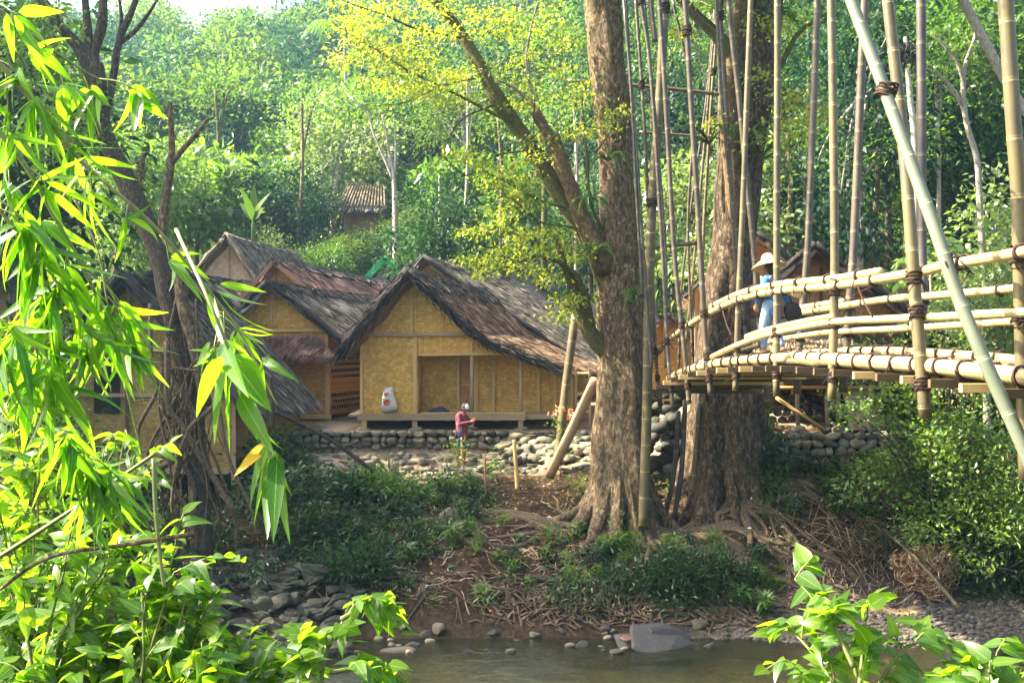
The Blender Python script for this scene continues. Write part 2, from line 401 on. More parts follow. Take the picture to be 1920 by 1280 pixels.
# ------------------------------------------------------------------ stones
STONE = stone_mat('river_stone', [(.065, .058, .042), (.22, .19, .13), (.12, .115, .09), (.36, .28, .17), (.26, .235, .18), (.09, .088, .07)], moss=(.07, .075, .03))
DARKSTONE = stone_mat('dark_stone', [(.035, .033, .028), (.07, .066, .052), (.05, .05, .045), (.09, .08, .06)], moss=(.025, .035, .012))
WETROCK = stone_mat('outcrop_rock', [(.045, .043, .030), (.08, .074, .05), (.06, .057, .042)], moss=(.03, .04, .018), bump=1.0)
SLAB = stone_mat('slab_rock', [(.052, .051, .048), (.085, .083, .078)], bump=.8)

def stone_wall(x0, x1, zb, zt, yf, seed, size=.22, bend=None):
    m = MB(); g = np.random.default_rng(seed); z = zb + size * .3; row = 0
    while z < zt - .02:
        x = x0 + g.uniform(-.1, 0); rh = size * g.uniform(.8, 1.15) * (1.15 if row == 0 else .92)
        while x < x1:
            w = size * g.uniform(.8, 1.7); h = rh * g.uniform(.8, 1.15)
            dy = bend(x) if bend else 0
            top = min(z + g.uniform(-.03, .03), zt - h * .3)
            m.blob((x + w / 2, yf + dy + g.uniform(-.03, .05), top), (w * .54, size * .6, h * .56), int(g.integers(1e6)), .15, 16, 11, g.uniform(-.3, .3), 6)
            x += w * .93
        z += rh * .86; row += 1
    return m
o = stone_wall(-6.4, 2.2, -3.5, -2.72, 32.12, 5, .24).build('stone_wall', STONE)
tag(o, 'dry wall of rounded grey river stones below the porch house and behind the standing man', 'stone wall')
MB().box((-2.1, 32.3, -3.15), (8.6, .1, .7)).build('core', plain_mat('gap_dark_soil', (.02, .014, .009), .95), o)  # soil backing coloured near black to put shade into the stone gaps
o = stone_wall(5.2, 11.2, -3.15, -2.38, 27.05, 9, .25, lambda x: .05 * (x - 5) ** 2 * .3).build('stone_wall', STONE)
tag(o, 'sunlit low stone wall of pale boulders under the stilts of the bridge-end house', 'stone wall')
MB().box((8.0, 27.35, -2.85), (5.4, .1, .7)).build('core', plain_mat('gap_dark_soil', (.02, .014, .009), .95), o)  # same near-black backing, painting shade between the boulders
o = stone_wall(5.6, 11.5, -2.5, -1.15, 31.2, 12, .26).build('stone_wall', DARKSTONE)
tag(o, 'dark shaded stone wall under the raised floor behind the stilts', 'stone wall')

# stepped flagstones in front of the wall
m = MB(); g = np.random.default_rng(21)
for k in range(240):
    x = g.uniform(-6.2, 2.3); y = g.uniform(29.9, 31.75)
    if x > -1 and g.random() < .0: continue
    m.blob((x, y, gz(x, y) + g.uniform(-.02, .03)), (g.uniform(.10, .26), g.uniform(.09, .18), g.uniform(.06, .12)), k, .14, 12, 8, g.uniform(-.15, .15), 4)
tag(m.build('stone_path', STONE), kind='structure')
m = MB()
for k in range(95):          # rubble steps at the right end of the wall
    x = g.uniform(-.2, 2.4); y = g.uniform(30.3, 32.2); t = (y - 30.3) / 1.9
    m.blob((x, y, gz(x, min(y, 31.9)) + .1 + t * .45 * g.uniform(.5, 1)), (g.uniform(.16, .36), g.uniform(.14, .24), g.uniform(.08, .16)), 300 + k, .16, 13, 9, g.uniform(-.25, .25), 5)
tag(m.build('stone_steps', STONE), 'rubble steps of flat grey stones climbing beside the big tree to the porch house', 'steps')

# landing of piled stones at the far end of the bridge
m = MB()
for k in range(90):
    x = g.uniform(3.0, 4.5); y = g.uniform(27.6, 29.6); z0 = gz(x, y)
    m.blob((x, y, z0 + g.uniform(0, 1) * (2.4 - (y - 28.6) ** 2 * .8)), (g.uniform(.14, .3), g.uniform(.12, .22), g.uniform(.1, .18)), 500 + k, .14, 9, 6)
tag(m.build('stone_landing', DARKSTONE), 'heaped stone landing where the bamboo bridge ends between the two big trunks', 'landing')  # darker stone colour carries the shade of the hollow between the trunks

# rocks one can point at
def rock(label, c, r, seed, mat, name='rock', group=None, amp=.2, rot=None):
    o = MB().blob((0, 0, 0), r, seed, amp, 26, 16, rot, 5, .02).build(name, mat, loc=c)
    return tag(o, label, 'rock', group)
def slab():
    m = MB()
    for c, r, sd, rot in (((0, 0, 0), (.85, .58, .13), 5, .22), ((.55, .12, -.12), (.60, .45, .11), 11, .30), ((.2, .45, -.02), (.8, .3, .12), 21, .26), ((-.6, .15, -.06), (.26, .3, .13), 14, .1)):
        m.blob(c, r, sd, .10, 54, 34, rot, 9, .012)
    o = m.build('rock_slab', SLAB, smooth=False); o.rotation_euler = (.42, 0, 0); return o
o = slab(); o.scale = (.85, .85, .8); o.location = at(1225, 1206, 21.3); tag(o, 'large cracked grey rock slab tilted out of the shallow water', 'rock')
rock('reddish wet stone lying against the left foot of the tilted slab', at(1180, 1200, 21.4), (.17, .14, .09), 4, plain_mat('red_stone', (.20, .10, .065), .5))
rock('pale angular stone half in the water right of the tilted slab', at(1310, 1168, 22.3), (.19, .16, .12), 6, STONE)
rock('small dark stone breaking the water left of the tilted slab', at(1155, 1222, 20.9), (.14, .12, .07), 8, DARKSTONE)
rock('round olive boulder at the water edge below the undercut roots', at(822, 1180, 22.0), (.13, .12, .12), 10, STONE)
rock('dark wet rocks in the shallows nearest the left outcrop', at(745, 1222, 21.0), (.34, .2, .08), 12, DARKSTONE)
rock('white-topped stone in the water between the leafy twigs at bottom right', at(1672, 1241, 20.6), (.14, .11, .06), 14, STONE)
rock('mossy boulder bedded in the bank left of the roots', at(848, 968, 26.5), (.32, .26, .26), 16, STONE)
rock('large pale block set at the lower left of the flagstone path', at(905, 905, 29.3), (.34, .25, .16), 18, STONE)
# outcrop on the left
m = MB(); g = np.random.default_rng(31)
for k in range(190):
    x = g.uniform(-6.3, -3.2); y = g.uniform(20.6, 23.0)
    s_ = g.uniform(.08, .26); z = max(gz(x, y), WZ) - .02 + .18 * max(0, (y - 20.6) / 2.4)
    m.blob((x, y, z), (s_ * g.uniform(.9, 1.5), s_ * .8, s_ * g.uniform(.4, .7)), k, .25, 26, 16, g.uniform(-.4, .4), 7, .03)
V = np.concatenate(m.V); m.V = [V + .05 * np.stack([wob(V, 4), wob(V + 3, 4), wob(V + 7, 4)], 1)]
o = m.build('rock_outcrop', WETROCK, smooth=False); tag(o, 'grey-green broken rock outcrop at the river edge under the left tree', 'rock outcrop')
# boulders up the dark bank on the left
g = np.random.default_rng(33)
for k in range(16):
    px, d = g.uniform(270, 640), g.uniform(22.6, 24.6); x = (px - 960) / F * d; s_ = g.uniform(.12, .26)
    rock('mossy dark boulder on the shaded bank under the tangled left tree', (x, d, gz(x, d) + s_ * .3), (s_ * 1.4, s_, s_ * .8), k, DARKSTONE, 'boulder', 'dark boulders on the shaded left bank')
for k in range(34):
    px = g.uniform(600, 1420); d = g.uniform(20.9, 22.2); x = (px - 960) / F * d; s_ = g.uniform(.04, .11)
    rock('small river stone on the waterline of the far bank', (x, d, max(gz(x, d), WZ - .03) + s_ * .3), (s_ * 1.4, s_, s_ * .8), k + 60, STONE if k % 3 else DARKSTONE, 'river_stone', 'small stones along the far waterline')
# gravel
m = MB()
for k in range(2600):
    px = 1270 + 680 * g.random() ** .7; d = g.uniform(20.6, 24.6) if px > 1560 else g.uniform(20.9, 21.9); x = (px - 960) / F * d
    z = gz(x, d)
    if z < WZ - .06: continue
    s_ = g.uniform(.018, .06); m.blob((x, d, z + s_ * .2), (s_ * 1.4, s_, s_ * .7), k, .15, 6, 4)
tag(m.build('gravel_shore', stone_mat('shore_gravel', [(.04, .036, .028), (.11, .098, .075), (.07, .066, .056), (.17, .14, .10)])), kind='stuff')
# sand patch
m = MB(); x = np.linspace(0, 1, 22); X, Y = np.meshgrid(x, x); wx = 7.15 + X * 1.85; wy = 23.0 + Y * 1.3
Zs = ground_h(wx, wy) + .10 * np.sin(np.pi * X) * np.sin(np.pi * Y) - .03
i = np.arange(X.size).reshape(X.shape)
m.add(np.stack([wx, wy, Zs], -1), np.stack([i[:-1, :-1], i[:-1, 1:], i[1:, 1:], i[1:, :-1]], -1).reshape(-1, 4))
tag(m.build('sand_bar', plain_mat('sand', (.30, .20, .115), .95, .3, 5)), kind='structure')
# ================================================================== HOUSES
TH_A = thatch_mat('thatch_brown', (.055, .032, .018), (.22, .14, .085), (.60, .47, .32), (.15, .075, .038))
TH_G = thatch_mat('thatch_grey', (.05, .044, .036), (.16, .14, .11), (.48, .43, .34), (.10, .092, .07))
TH_R = thatch_mat('thatch_reddish', (.07, .035, .027), (.21, .115, .088), (.40, .27, .21), (.16, .07, .052))
TH_S = thatch_mat('thatch_straw', (.20, .13, .07), (.42, .31, .19), (.66, .54, .38))
IJUK = thatch_mat('black_palm_fibre', (.012, .010, .010), (.040, .033, .032), (.12, .105, .10))
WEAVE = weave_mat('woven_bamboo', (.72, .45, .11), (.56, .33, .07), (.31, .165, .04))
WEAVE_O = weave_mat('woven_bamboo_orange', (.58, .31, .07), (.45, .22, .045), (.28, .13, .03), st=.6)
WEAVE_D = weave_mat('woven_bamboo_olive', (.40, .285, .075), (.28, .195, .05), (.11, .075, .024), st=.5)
WEAVE_W = weave_mat('woven_bamboo_pale', (.52, .47, .40), (.42, .37, .31), (.30, .25, .2), .14, .05)
WEAVE_B = weave_mat('woven_bamboo_brown', (.50, .25, .09), (.38, .175, .06), (.18, .082, .032))
WOOD = wood_mat('pale_timber', (.52, .35, .13), (.64, .45, .18))
WOOD_G = wood_mat('weathered_timber', (.27, .20, .12), (.38, .29, .18))
WOOD_D = wood_mat('dark_timber', (.07, .045, .025), (.12, .08, .045))
WOOD_R = wood_mat('reddish_plank', (.30, .15, .09), (.42, .23, .15))
DARK = plain_mat('painted_inside_shade', (.012, .010, .008), .9)  # near-black colour stands for the unlit space behind openings

def slab(m, r0, r1, e1, e0, thick=.14, sag=.0, strands=0, fringe=0, seed=0, rag=.05, nu=None, nv=None, slen=.5, sw=.012, lift=.02, curve=0.0):
    """thatch slope: ridge corners r0 (front) r1 (back), eave corners e0 (front) e1 (back); thickness below"""
    r0, r1, e0, e1 = (np.asarray(p, float) for p in (r0, r1, e0, e1))
    g = np.random.default_rng(seed + 1)
    lu = np.linalg.norm(r1 - r0); lv = np.linalg.norm(e0 - r0)
    nu = nu or int(np.clip(lu / .22, 4, 60)); nv = nv or int(np.clip(lv / .2, 4, 40))
    nrm = unit(np.cross(r1 - r0, e0 - r0)); nrm = nrm if nrm[2] > 0 else -nrm
    def S(u, v):
        u = np.asarray(u)[..., None]; v = np.asarray(v)[..., None]
        p = (r0 * (1 - u) + r1 * u) * (1 - v) + (e0 * (1 - u) + e1 * u) * v
        p = p - nrm * (curve * 4 * v * (1 - v))
        p = p - A(0, 0, 1) * sag * 4 * u * (1 - u) * (1 - .4 * v)
        return p
    u, v = np.meshgrid(np.linspace(0, 1, nu), np.linspace(0, 1, nv), indexing='ij')
    P = S(u, v)
    P = P + nrm * (.035 * wob(P * 1.0, 2.4) + .02 * g.normal(size=u.shape))[..., None]
    jit = rag * g.normal(size=(nu, nv, 2)); edge = np.zeros((nu, nv)); edge[0] = edge[-1] = 1; edge[:, -1] = 1
    du = unit(r1 - r0); dv = unit(e0 - r0)
    P = P + (jit[..., :1] * du + jit[..., 1:] * dv) * edge[..., None]
    B = P - nrm * thick
    i = np.arange(nu * nv).reshape(nu, nv)
    def quads(i): return np.stack([i[:-1, :-1], i[1:, :-1], i[1:, 1:], i[:-1, 1:]], -1).reshape(-1, 4)
    U = np.stack([u * lu, v * lv], -1).reshape(-1, 2)
    o = nu * nv; Q = [quads(i), quads(i + o)[:, ::-1]]
    ring = np.concatenate([i[:, 0], i[-1, 1:], i[-2::-1, -1], i[0, -2:0:-1]]); rn = np.roll(ring, -1)
    Q.append(np.stack([ring, rn, rn + o, ring + o], 1))
    m.add(np.concatenate([P.reshape(-1, 3), B.reshape(-1, 3)]), np.concatenate(Q), None, np.concatenate([U, U + .3]))
    if strands:
        a, b = g.random(strands), g.random(strands) ** .9
        p = S(a, b * .97) + nrm * (lift + .03 * g.random((strands, 1)))
        d = dv + du * g.normal(0, .16, (strands, 1)) + nrm * g.normal(.035, .045, (strands, 1))
        m.leaves(p, d, np.broadcast_to(nrm, p.shape) + g.normal(0, .55, p.shape), slen * g.uniform(.5, 1.2, strands), 2.0 * sw * g.uniform(.5, 1.6, strands), 0, .02, .1)
    if fringe:
        a = g.random(fringe); p = S(a, np.full(fringe, .95)) - nrm * thick * g.random((fringe, 1))
        d = dv + du * g.normal(0, .22, (fringe, 1)) - A(0, 0, 1) * g.uniform(.0, .5, (fringe, 1))
        m.leaves(p, d, np.broadcast_to(nrm, p.shape) + g.normal(0, .5, p.shape), slen * .75 * g.uniform(.4, 1.2, fringe), sw * g.uniform(.7, 1.7, fringe), 0, .05, .1)
        for k in (0, 1):
            n2 = fringe // 3; b = g.random(n2); p = S(np.full(n2, float(k) * .99 + .005), b) - nrm * thick * g.random((n2, 1))
            d = dv + du * (g.uniform(-.35, .05, (n2, 1)) if k == 0 else g.uniform(-.05, .35, (n2, 1))) - nrm * g.uniform(0, .35, (n2, 1))
            m.leaves(p, d, np.broadcast_to(nrm, p.shape) + g.normal(0, .5, p.shape), slen * .7 * g.uniform(.4, 1.1, n2), sw * g.uniform(.7, 1.6, n2), 0, .05, .1)
    return m

def loc_of(p): return tuple(p)
def roof_pair(root, name, mat, rf, rb, lf, lb, ef, eb, thick=.16, dens=1.0, seed=0, cap=.55, capmat=None, sag=.06, edge=True, sw=.014):
    """ridge rf->rb, left eave lf->lb, right eave ef->eb"""
    rf, rb, lf, lb, ef, eb = (np.asarray(x, float) for x in (rf, rb, lf, lb, ef, eb))
    ar = np.linalg.norm(rb - rf) * np.linalg.norm(ef - rf); al = np.linalg.norm(rb - rf) * np.linalg.norm(lf - rf)
    fr = int(110 * dens * np.linalg.norm(eb - ef))
    m = MB(); slab(m, rf, rb, eb, ef, thick, sag, int(ar * 130 * dens), fr, seed, sw=sw)
    slab(m, rf, rb, lb, lf, thick, sag, int(al * 60 * dens), fr, seed + 5, sw=sw)
    rbf = m.build(name, mat, root)
    if cap:
        m = MB(); up = A(0, 0, .07); q = np.linalg.norm(ef - rf); t = min(.9, cap / q); q2 = np.linalg.norm(lf - rf); t2 = min(.9, cap / q2)
        fwd = unit(rf - rb) * .08
        slab(m, rf + up + fwd, rb + up, rb + up + (eb - rb) * t, rf + up + fwd + (ef - rf) * t, .09, sag, int(900 * dens), int(260 * dens), seed + 11, .07, slen=.3, sw=sw)
        slab(m, rf + up + fwd, rb + up, rb + up + (lb - rb) * t2, rf + up + fwd + (lf - rf) * t2, .09, sag, int(500 * dens), int(260 * dens), seed + 12, .07, slen=.3, sw=sw)
        m.build('ridge_cap', capmat or IJUK, rbf)
    if edge:      # lumpy black fibre rolled over the gable edges
        for (e, sd) in ((lf, 21), (ef, 22)):
            n = 22; t = np.linspace(0, 1, n)[:, None]; P = rf + (e - rf) * t + A(0, -.03, .02)
            P = P + .035 * np.stack([wob(P, 3), wob(P + 5, 3), wob(P + 9, 3)], 1)
            m = MB(); m.tube(P, .10 * (1 + .35 * wob(P + 3, 2.5)), 8)
            g = np.random.default_rng(seed + sd); k = int(260 * dens); a = g.random(k)[:, None]
            p = rf + (e - rf) * a + g.normal(0, .06, (k, 3)); d = unit(e - rf) + g.normal(0, .25, (k, 3)) + A(0, -.2, -.25)
            m.leaves(p, d, g.normal(size=(k, 3)), .34 * g.uniform(.4, 1.2, k), sw * g.uniform(.7, 1.4, k), 0, .1, .1)
            m.build('gable_edge', capmat or IJUK, rbf)
    return rbf

# ------------------------------------------------------------------ porch house (the one with the man)
def house_porch():
    Y = 33.0; s = Y / F
    root = thing('bamboo_house', 'ochre woven bamboo house with an open porch and a sack on its front wall', 'house', (-1.6, Y, -2.75))
    R = np.asarray(root.location)
    def x(px): return (px - 960) * s
    def z(py): return (HZ - py) * s
    def P(px, py, dy=0.0): return A(x(px), Y + dy, z(py)) - R
    cols = []
    # walls
    m = MB()
    T = A(0, .05, 0)
    m.prism([P(676, 779), P(779, 779), P(779, 628), P(676, 628)], T)                                # left room
    m.prism([P(676, 628), P(868, 628), P(806, 556), P(769, 513)], T)                                # gable
    m.prism([P(779, 666), P(985, 666), P(985, 662), P(880, 628), P(779, 628)], T)                   # strip above the porch
    m.build('front_wall', WEAVE, root)
    m = MB(); B = 1.15
    m.prism([P(785, 779, B), P(1082, 779, B), P(1082, 700, B), P(1000, 664, B), P(785, 655, B)], T)                  # back wall of the porch
    m.prism([P(784, 779, .05), P(784, 650, .05), P(784, 650, B), P(784, 779, B)], A(-.05, 0, 0))    # left return
    m.prism([P(1080, 779, B), P(1080, 702, B), P(1082, 702, 5), P(1082, 779, 5)], A(-.05, 0, 0))
    m.build('porch_wall', WEAVE, root)
    m = MB(); m.prism([P(676, 779), P(676, 628), P(676, 628, 7) + A(1.6, 0, 0), P(676, 779, 7) + A(1.6, 0, 0)], A(.05, 0, 0)); m.build('side_wall', WEAVE_D, root)
    m = MB(); m.box(A(x(840), Y + 3.5, z(779)) - R, (6.0, 6.9, .06)); m.build('floor', WOOD_G, root)
    # frame: battens and beams
    m = MB()
    for px, a, b in ((678, 628, 780), (778, 628, 782), (772, 516, 628), (883, 628, 664)):
        w = .115 if px == 778 else .085
        m = MB(); m.beam(P(px, b, -.03), P(px, a, -.03), w, .06, (0, 1, 0)); m.build('wall_batten', WOOD, root)
    m = MB(); m.beam(P(660, 628, -.06), P(878, 626, -.06), .13, .09, (0, 0, 1)); m.build('tie_beam', WOOD_G, root)
    m = MB(); m.beam(P(784, 665, -.05), P(988, 662, -.05), .07, .07); m.build('lintel', WOOD, root)
    m = MB(); m.beam(P(671, 781, -.07), P(985, 781, -.07), .10, .20); m.beam(P(983, 781, .03), P(1084, 780, .03), .10, .15); m.build('floor_beam', WOOD_G, root)
    m = MB(); m.beam(P(789, 774, -.09), P(984, 774, -.09), .06, .05); m.build('porch_edge', WOOD, root)
    for px in (885, 977):
        m = MB(); m.tube([P(px, 779, -.01), P(px, 720, -.01), P(px, 664, -.01)], [.06, .056, .058], 8); m.build('porch_post', WOOD_G, root)
    for px, tp in ((924, 657), (1011, 670), (1043, 684), (1076, 699), (892, 657)):
        m = MB(); m.beam(P(px, 779, B - .04), P(px, tp, B - .04), .09, .06, (0, 1, 0)); m.build('wall_stud', WOOD, root)
    # door
    d = MB(); d.box(P(872, 725, B - .03), (.38, .03, 1.72)); d = d.build('door', WEAVE_B, root)
    m = MB()
    for px in (856, 889): m.beam(P(px, 779, B - .07), P(px, 668, B - .07), .075, .06, (0, 1, 0))
    m.beam(P(856, 671, B - .07), P(889, 671, B - .07), .07, .06); m.beam(P(858, 724, B - .07), P(887, 724, B - .07), .06, .04)
    m.build('door_frame', WOOD, d)
    m = MB(); m.box(P(859.5, 722, B - .12), (.03, .04, .07)); m.build('handle', WOOD_D, d)
    # stilts and foot stones
    for k, (px, dy) in enumerate(((683, 0), (778, 0), (884, 0), (976, .0), (735, 2.2), (830, 2.4), (930, 2.2), (1043, B), (1000, 3), (705, 4.6), (800, 4.9), (890, 5), (960, 4.5))):
        m = MB(); m.beam(P(px, 806, dy), P(px, 785, dy), .15, .15, (0, 1, 0)); st = m.build('stilt', WOOD_G if k else WOOD, root)
        m = MB(); m.blob(P(px, 807, dy), (.24, .2, .11), k, .1, 12, 8); m.build('foot_stone', STONE, st)
    # things in the shade under the floor
    # roof
    d = Y - .6; q = d / F
    def Rf(px, py, dd=d): return at(px, py, dd) - R
    sk = A(2.0, 8.2, -.22)
    rf = Rf(768, 507); lf = Rf(636, 655); br = Rf(884, 622); ef = Rf(1052, 692)
    m = MB(); sk2 = A(2.15, 8.2, -.25)
    slab(m, rf, rf + sk, br + sk, br, .17, .05, 3400, 40, 1, sw=.016)
    slab(m, br + A(-.05, 0, .05), br + sk + A(-.05, 0, .05), ef + sk2, ef, .15, .04, 4200, 700, 2, sw=.016, curve=.05)
    slab(m, rf, rf + sk, lf + sk, lf, .2, .05, 900, 300, 3, sw=.016)
    roof = m.build('roof', TH_A, root)
    m = MB(); up = A(0, -.05, .08)
    slab(m, rf + up, rf + sk + up, rf + sk + (br - rf) * .33 + up, rf + (br - rf) * .30 + up, .10, .05, 1200, 300, 4, .08, slen=.3, sw=.016)
    slab(m, rf + up, rf + sk + up, rf + sk + (lf - rf) * .3 + up, rf + (lf - rf) * .3 + up, .10, .05, 600, 200, 5, .08, slen=.3, sw=.016)
    m.build('ridge_cap', IJUK, roof)
    for pts, rad, sd in (((rf, rf + (lf - rf) * .5 + A(0, 0, .04), lf), .115, 1), ((rf, rf + (br - rf) * .5 + A(0, 0, -.02), br, br + (ef - br) * .55, ef), .075, 2)):
        n = 34; Pp = spline(pts, n) + A(0, -.05, .0)
        Pp = Pp + .04 * np.stack([wob(Pp, 3), wob(Pp + 5, 3), wob(Pp + 9, 3)], 1)
        m = MB(); m.tube(Pp, rad * (1 + .4 * wob(Pp + 3, 2.2)), 9)
        g = np.random.default_rng(sd); k = 1100; i = g.integers(0, n - 1, k); tdir = unit(np.gradient(Pp, axis=0))[i]
        p = Pp[i] + g.normal(0, .07, (k, 3)); dd = tdir + g.normal(0, .22, (k, 3)) + A(0, -.1, -.2)
        m.leaves(p, dd, g.normal(size=(k, 3)), .5 * g.uniform(.4, 1.3, k), .026 * g.uniform(.7, 1.5, k), 0, .1, .1)
        m.build('gable_edge', IJUK, roof)
    m = MB(); m.tube([P(860, 610, -.6), P(905, 634, -.62), P(938, 634, -.6)], .02, 6); m.tube([P(1000, 676, -.3), P(1036, 697, -.3)], .02, 6); m.build('loose_batten', WOOD, roof)
    m = MB(); m.beam(P(672, 640, -.5), P(769, 522, -.5), .08, .05); m.beam(P(872, 626, -.4), P(769, 522, -.4), .06, .05); m.build('rafter', WOOD, roof)
    return root
house_porch()

# ------------------------------------------------------------------ simpler gabled houses
def gable_house(name, label, rf, skew, left, right, wall_mat, thatch, gz_, wall=(.45, .5), seed=0, dens=.5, beam_z=None, sides=True, cap=.5, frame=WOOD_G, edge=True, sw=.018, gable_mat=None, centre=True, capmat=None):
    """rf = front of the ridge (world); skew = vector to its back end; left/right = eave offsets from the ridge; gz_ = ground height"""
    rf = np.asarray(rf, float); skew = np.asarray(skew, float); left = np.asarray(left, float); right = np.asarray(right, float)
    root = thing(name, label, 'house', (rf[0], rf[1] + .5, gz_))
    R = np.asarray(root.location); f = rf - R
    roof = roof_pair(root, 'roof', thatch, f, f + skew, f + left, f + left + skew, f + right, f + right + skew, .15, dens, seed, cap, capmat, .06, edge, sw)
    back = A(0, .55, 0); wl, wr = wall
    bz = beam_z - R[2] if beam_z is not None else None
    # gable triangle, set in from the eaves
    kl, kr = 1 - wl / abs(left[0]), 1 - wr / abs(right[0])
    a = f + back + A(0, 0, -.16); L = a + left * kl; Rr = a + right * kr
    m = MB(); m.prism([L, A(Rr[0], Rr[1], L[2]) if abs(L[2] - Rr[2]) < .05 else Rr, a], A(0, .05, 0)); m.build('gable', gable_mat or wall_mat, root)
    m = MB(); m.prism([A(L[0], L[1], .35), A(Rr[0], Rr[1], .35), Rr + A(0, 0, 0), L], A(0, .06, 0)); m.build('front_wall', wall_mat, root)
    if sides:
        sk = A(skew[0], skew[1] - 1.1, 0)
        for p, w in ((L, .05), (Rr, -.05)):
            m = MB(); m.prism([A(p[0], p[1] + .07, .35), A(p[0], p[1] + .07, p[2]), A(p[0], p[1], p[2]) + sk, A(p[0], p[1], .35) + sk], A(w, 0, 0)); m.build('side_wall', wall_mat, root)
    fwd = A(0, -.04, 0); m = MB()
    zz = max(L[2], Rr[2])
    m.beam(A(L[0] - .1, L[1], min(L[2], Rr[2]) + .02) + fwd, A(Rr[0] + .1, Rr[1], min(L[2], Rr[2]) + .02) + fwd, .07, .09); m.build('tie_beam', frame, root)
    if centre: m = MB(); m.beam(A(a[0], a[1], L[2]) + fwd * .9, A(a[0], a[1], a[2] - .05) + fwd * .9, .07, .05, (0, 1, 0)); m.build('wall_batten', frame, root)
    for p in (L, Rr): m = MB(); m.beam(A(p[0], p[1], .2) + fwd * .8, A(p[0], p[1], p[2]) + fwd * .8, .09, .06, (0, 1, 0)); m.build('wall_batten', frame, root)
    m = MB(); m.beam(A(L[0] - .1, L[1], .3) + fwd, A(Rr[0] + .1, Rr[1], .3) + fwd, .09, .14); m.build('floor_beam', WOOD_G, root)
    for p in (L, (L + Rr) / 2, Rr):
        m = MB(); m.beam(A(p[0], p[1], -.05), A(p[0], p[1], .24), .13, .13, (0, 1, 0)); m.build('stilt', WOOD_G, root)
    return root, R

# second, higher roof right behind the porch house
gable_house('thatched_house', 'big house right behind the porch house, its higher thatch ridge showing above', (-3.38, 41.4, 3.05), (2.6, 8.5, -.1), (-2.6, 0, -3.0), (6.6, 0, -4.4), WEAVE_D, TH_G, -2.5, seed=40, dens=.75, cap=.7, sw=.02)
# house B: neighbour on the left with a skirt roof
r, R = gable_house('bamboo_house', 'orange bamboo house with thatched skirt roof and lattice side, left of the porch house', (-7.86, 35.4, 1.80), (2.3, 8.4, -.2), (-1.55, 0, -1.6), (2.75, 0, -2.2), WEAVE_O, TH_G, -2.9, wall=(.45, .95), seed=60, dens=.8, cap=.45, gable_mat=WEAVE, frame=WOOD)
m = MB(); slab(m, A(-9.3, 35.95, .05) - R, A(-6.35, 35.95, .05) - R, A(-5.55, 34.95, -.62) - R, A(-9.6, 34.95, -.62) - R, .10, 0, 700, 500, 66, sw=.018); m.build('skirt_roof', TH_R, r)
m = MB()
m.prism([A(-8.9, 35.9, -2.6) - R, A(-5.95, 35.9, -2.6) - R, A(-5.95, 35.9, -.35) - R, A(-8.9, 35.9, -.35) - R], A(0, .05, 0)); m.build('lower_wall', WEAVE_O, r)
m = MB(); m.beam(A(-6.0, 35.87, -2.62) - R, A(-6.0, 35.87, -.5) - R, .09, .09, (0, 1, 0)); m.beam(A(-8.9, 35.86, -2.6) - R, A(-5.9, 35.86, -2.6) - R, .1, .13); m.build('corner_post', WOOD, r)
m = MB(); m.beam(A(-6.0, 35.9, -2.95) - R, A(-6.0, 35.9, -2.66) - R, .13, .13, (0, 1, 0)); m.build('stilt', WOOD_G, r)
m = MB()
m.prism([A(-5.93, 35.95, -2.55) - R, A(-5.93, 35.95, -.45) - R, A(-4.7, 39.8, -.45) - R, A(-4.7, 39.8, -2.55) - R], A(-.04, 0, 0)); sw_ = m.build('lattice_wall', WEAVE_B, r)
m = MB()
for a in range(22):
    for b in range(9):
        if 3 <= b <= 4: continue
        t = (a + .5 * (b % 2) + .4) / 23; c = A(-5.93 + 1.23 * t + .025, 35.95 + 3.85 * t, -2.3 + b * .2) - R
        m.box(c, (.02, .09, .09), -.3)
m.build('lattice_hole_shade', DARK, sw_)  # solid near-black tiles paint the shade inside the lattice holes

# house C: shaded, left front
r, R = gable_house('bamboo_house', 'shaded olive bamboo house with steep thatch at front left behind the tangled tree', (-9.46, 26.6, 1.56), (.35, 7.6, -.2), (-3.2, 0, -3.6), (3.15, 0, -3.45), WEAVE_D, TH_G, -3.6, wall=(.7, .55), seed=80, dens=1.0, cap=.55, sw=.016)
m = MB(); m.beam(A(-11.5, 27.05, -.30) - R, A(-7.0, 27.05, -.30) - R, .07, .10); m.build('tie_beam', WOOD, r)
m = MB(); m.box(A(-10.0, 27.1, -1.15) - R, (.62, .04, 1.45)); m.build('doorway', DARK, r)  # solid panel painted near black for the unlit inside of the doorway
m = MB(); m.box(A(-8.35, 27.1, -1.9) - R, (.35, .04, .7)); m.build('window', DARK, r)  # window opening is likewise a panel with its shade painted in
m = MB()
for xx in (-10.9, -9.5, -8.6): m.beam(A(xx, 27.07, -3.0) - R, A(xx, 27.07, -.35) - R, .07, .04, (0, 1, 0))
m.build('wall_stud', WOOD_D, r)

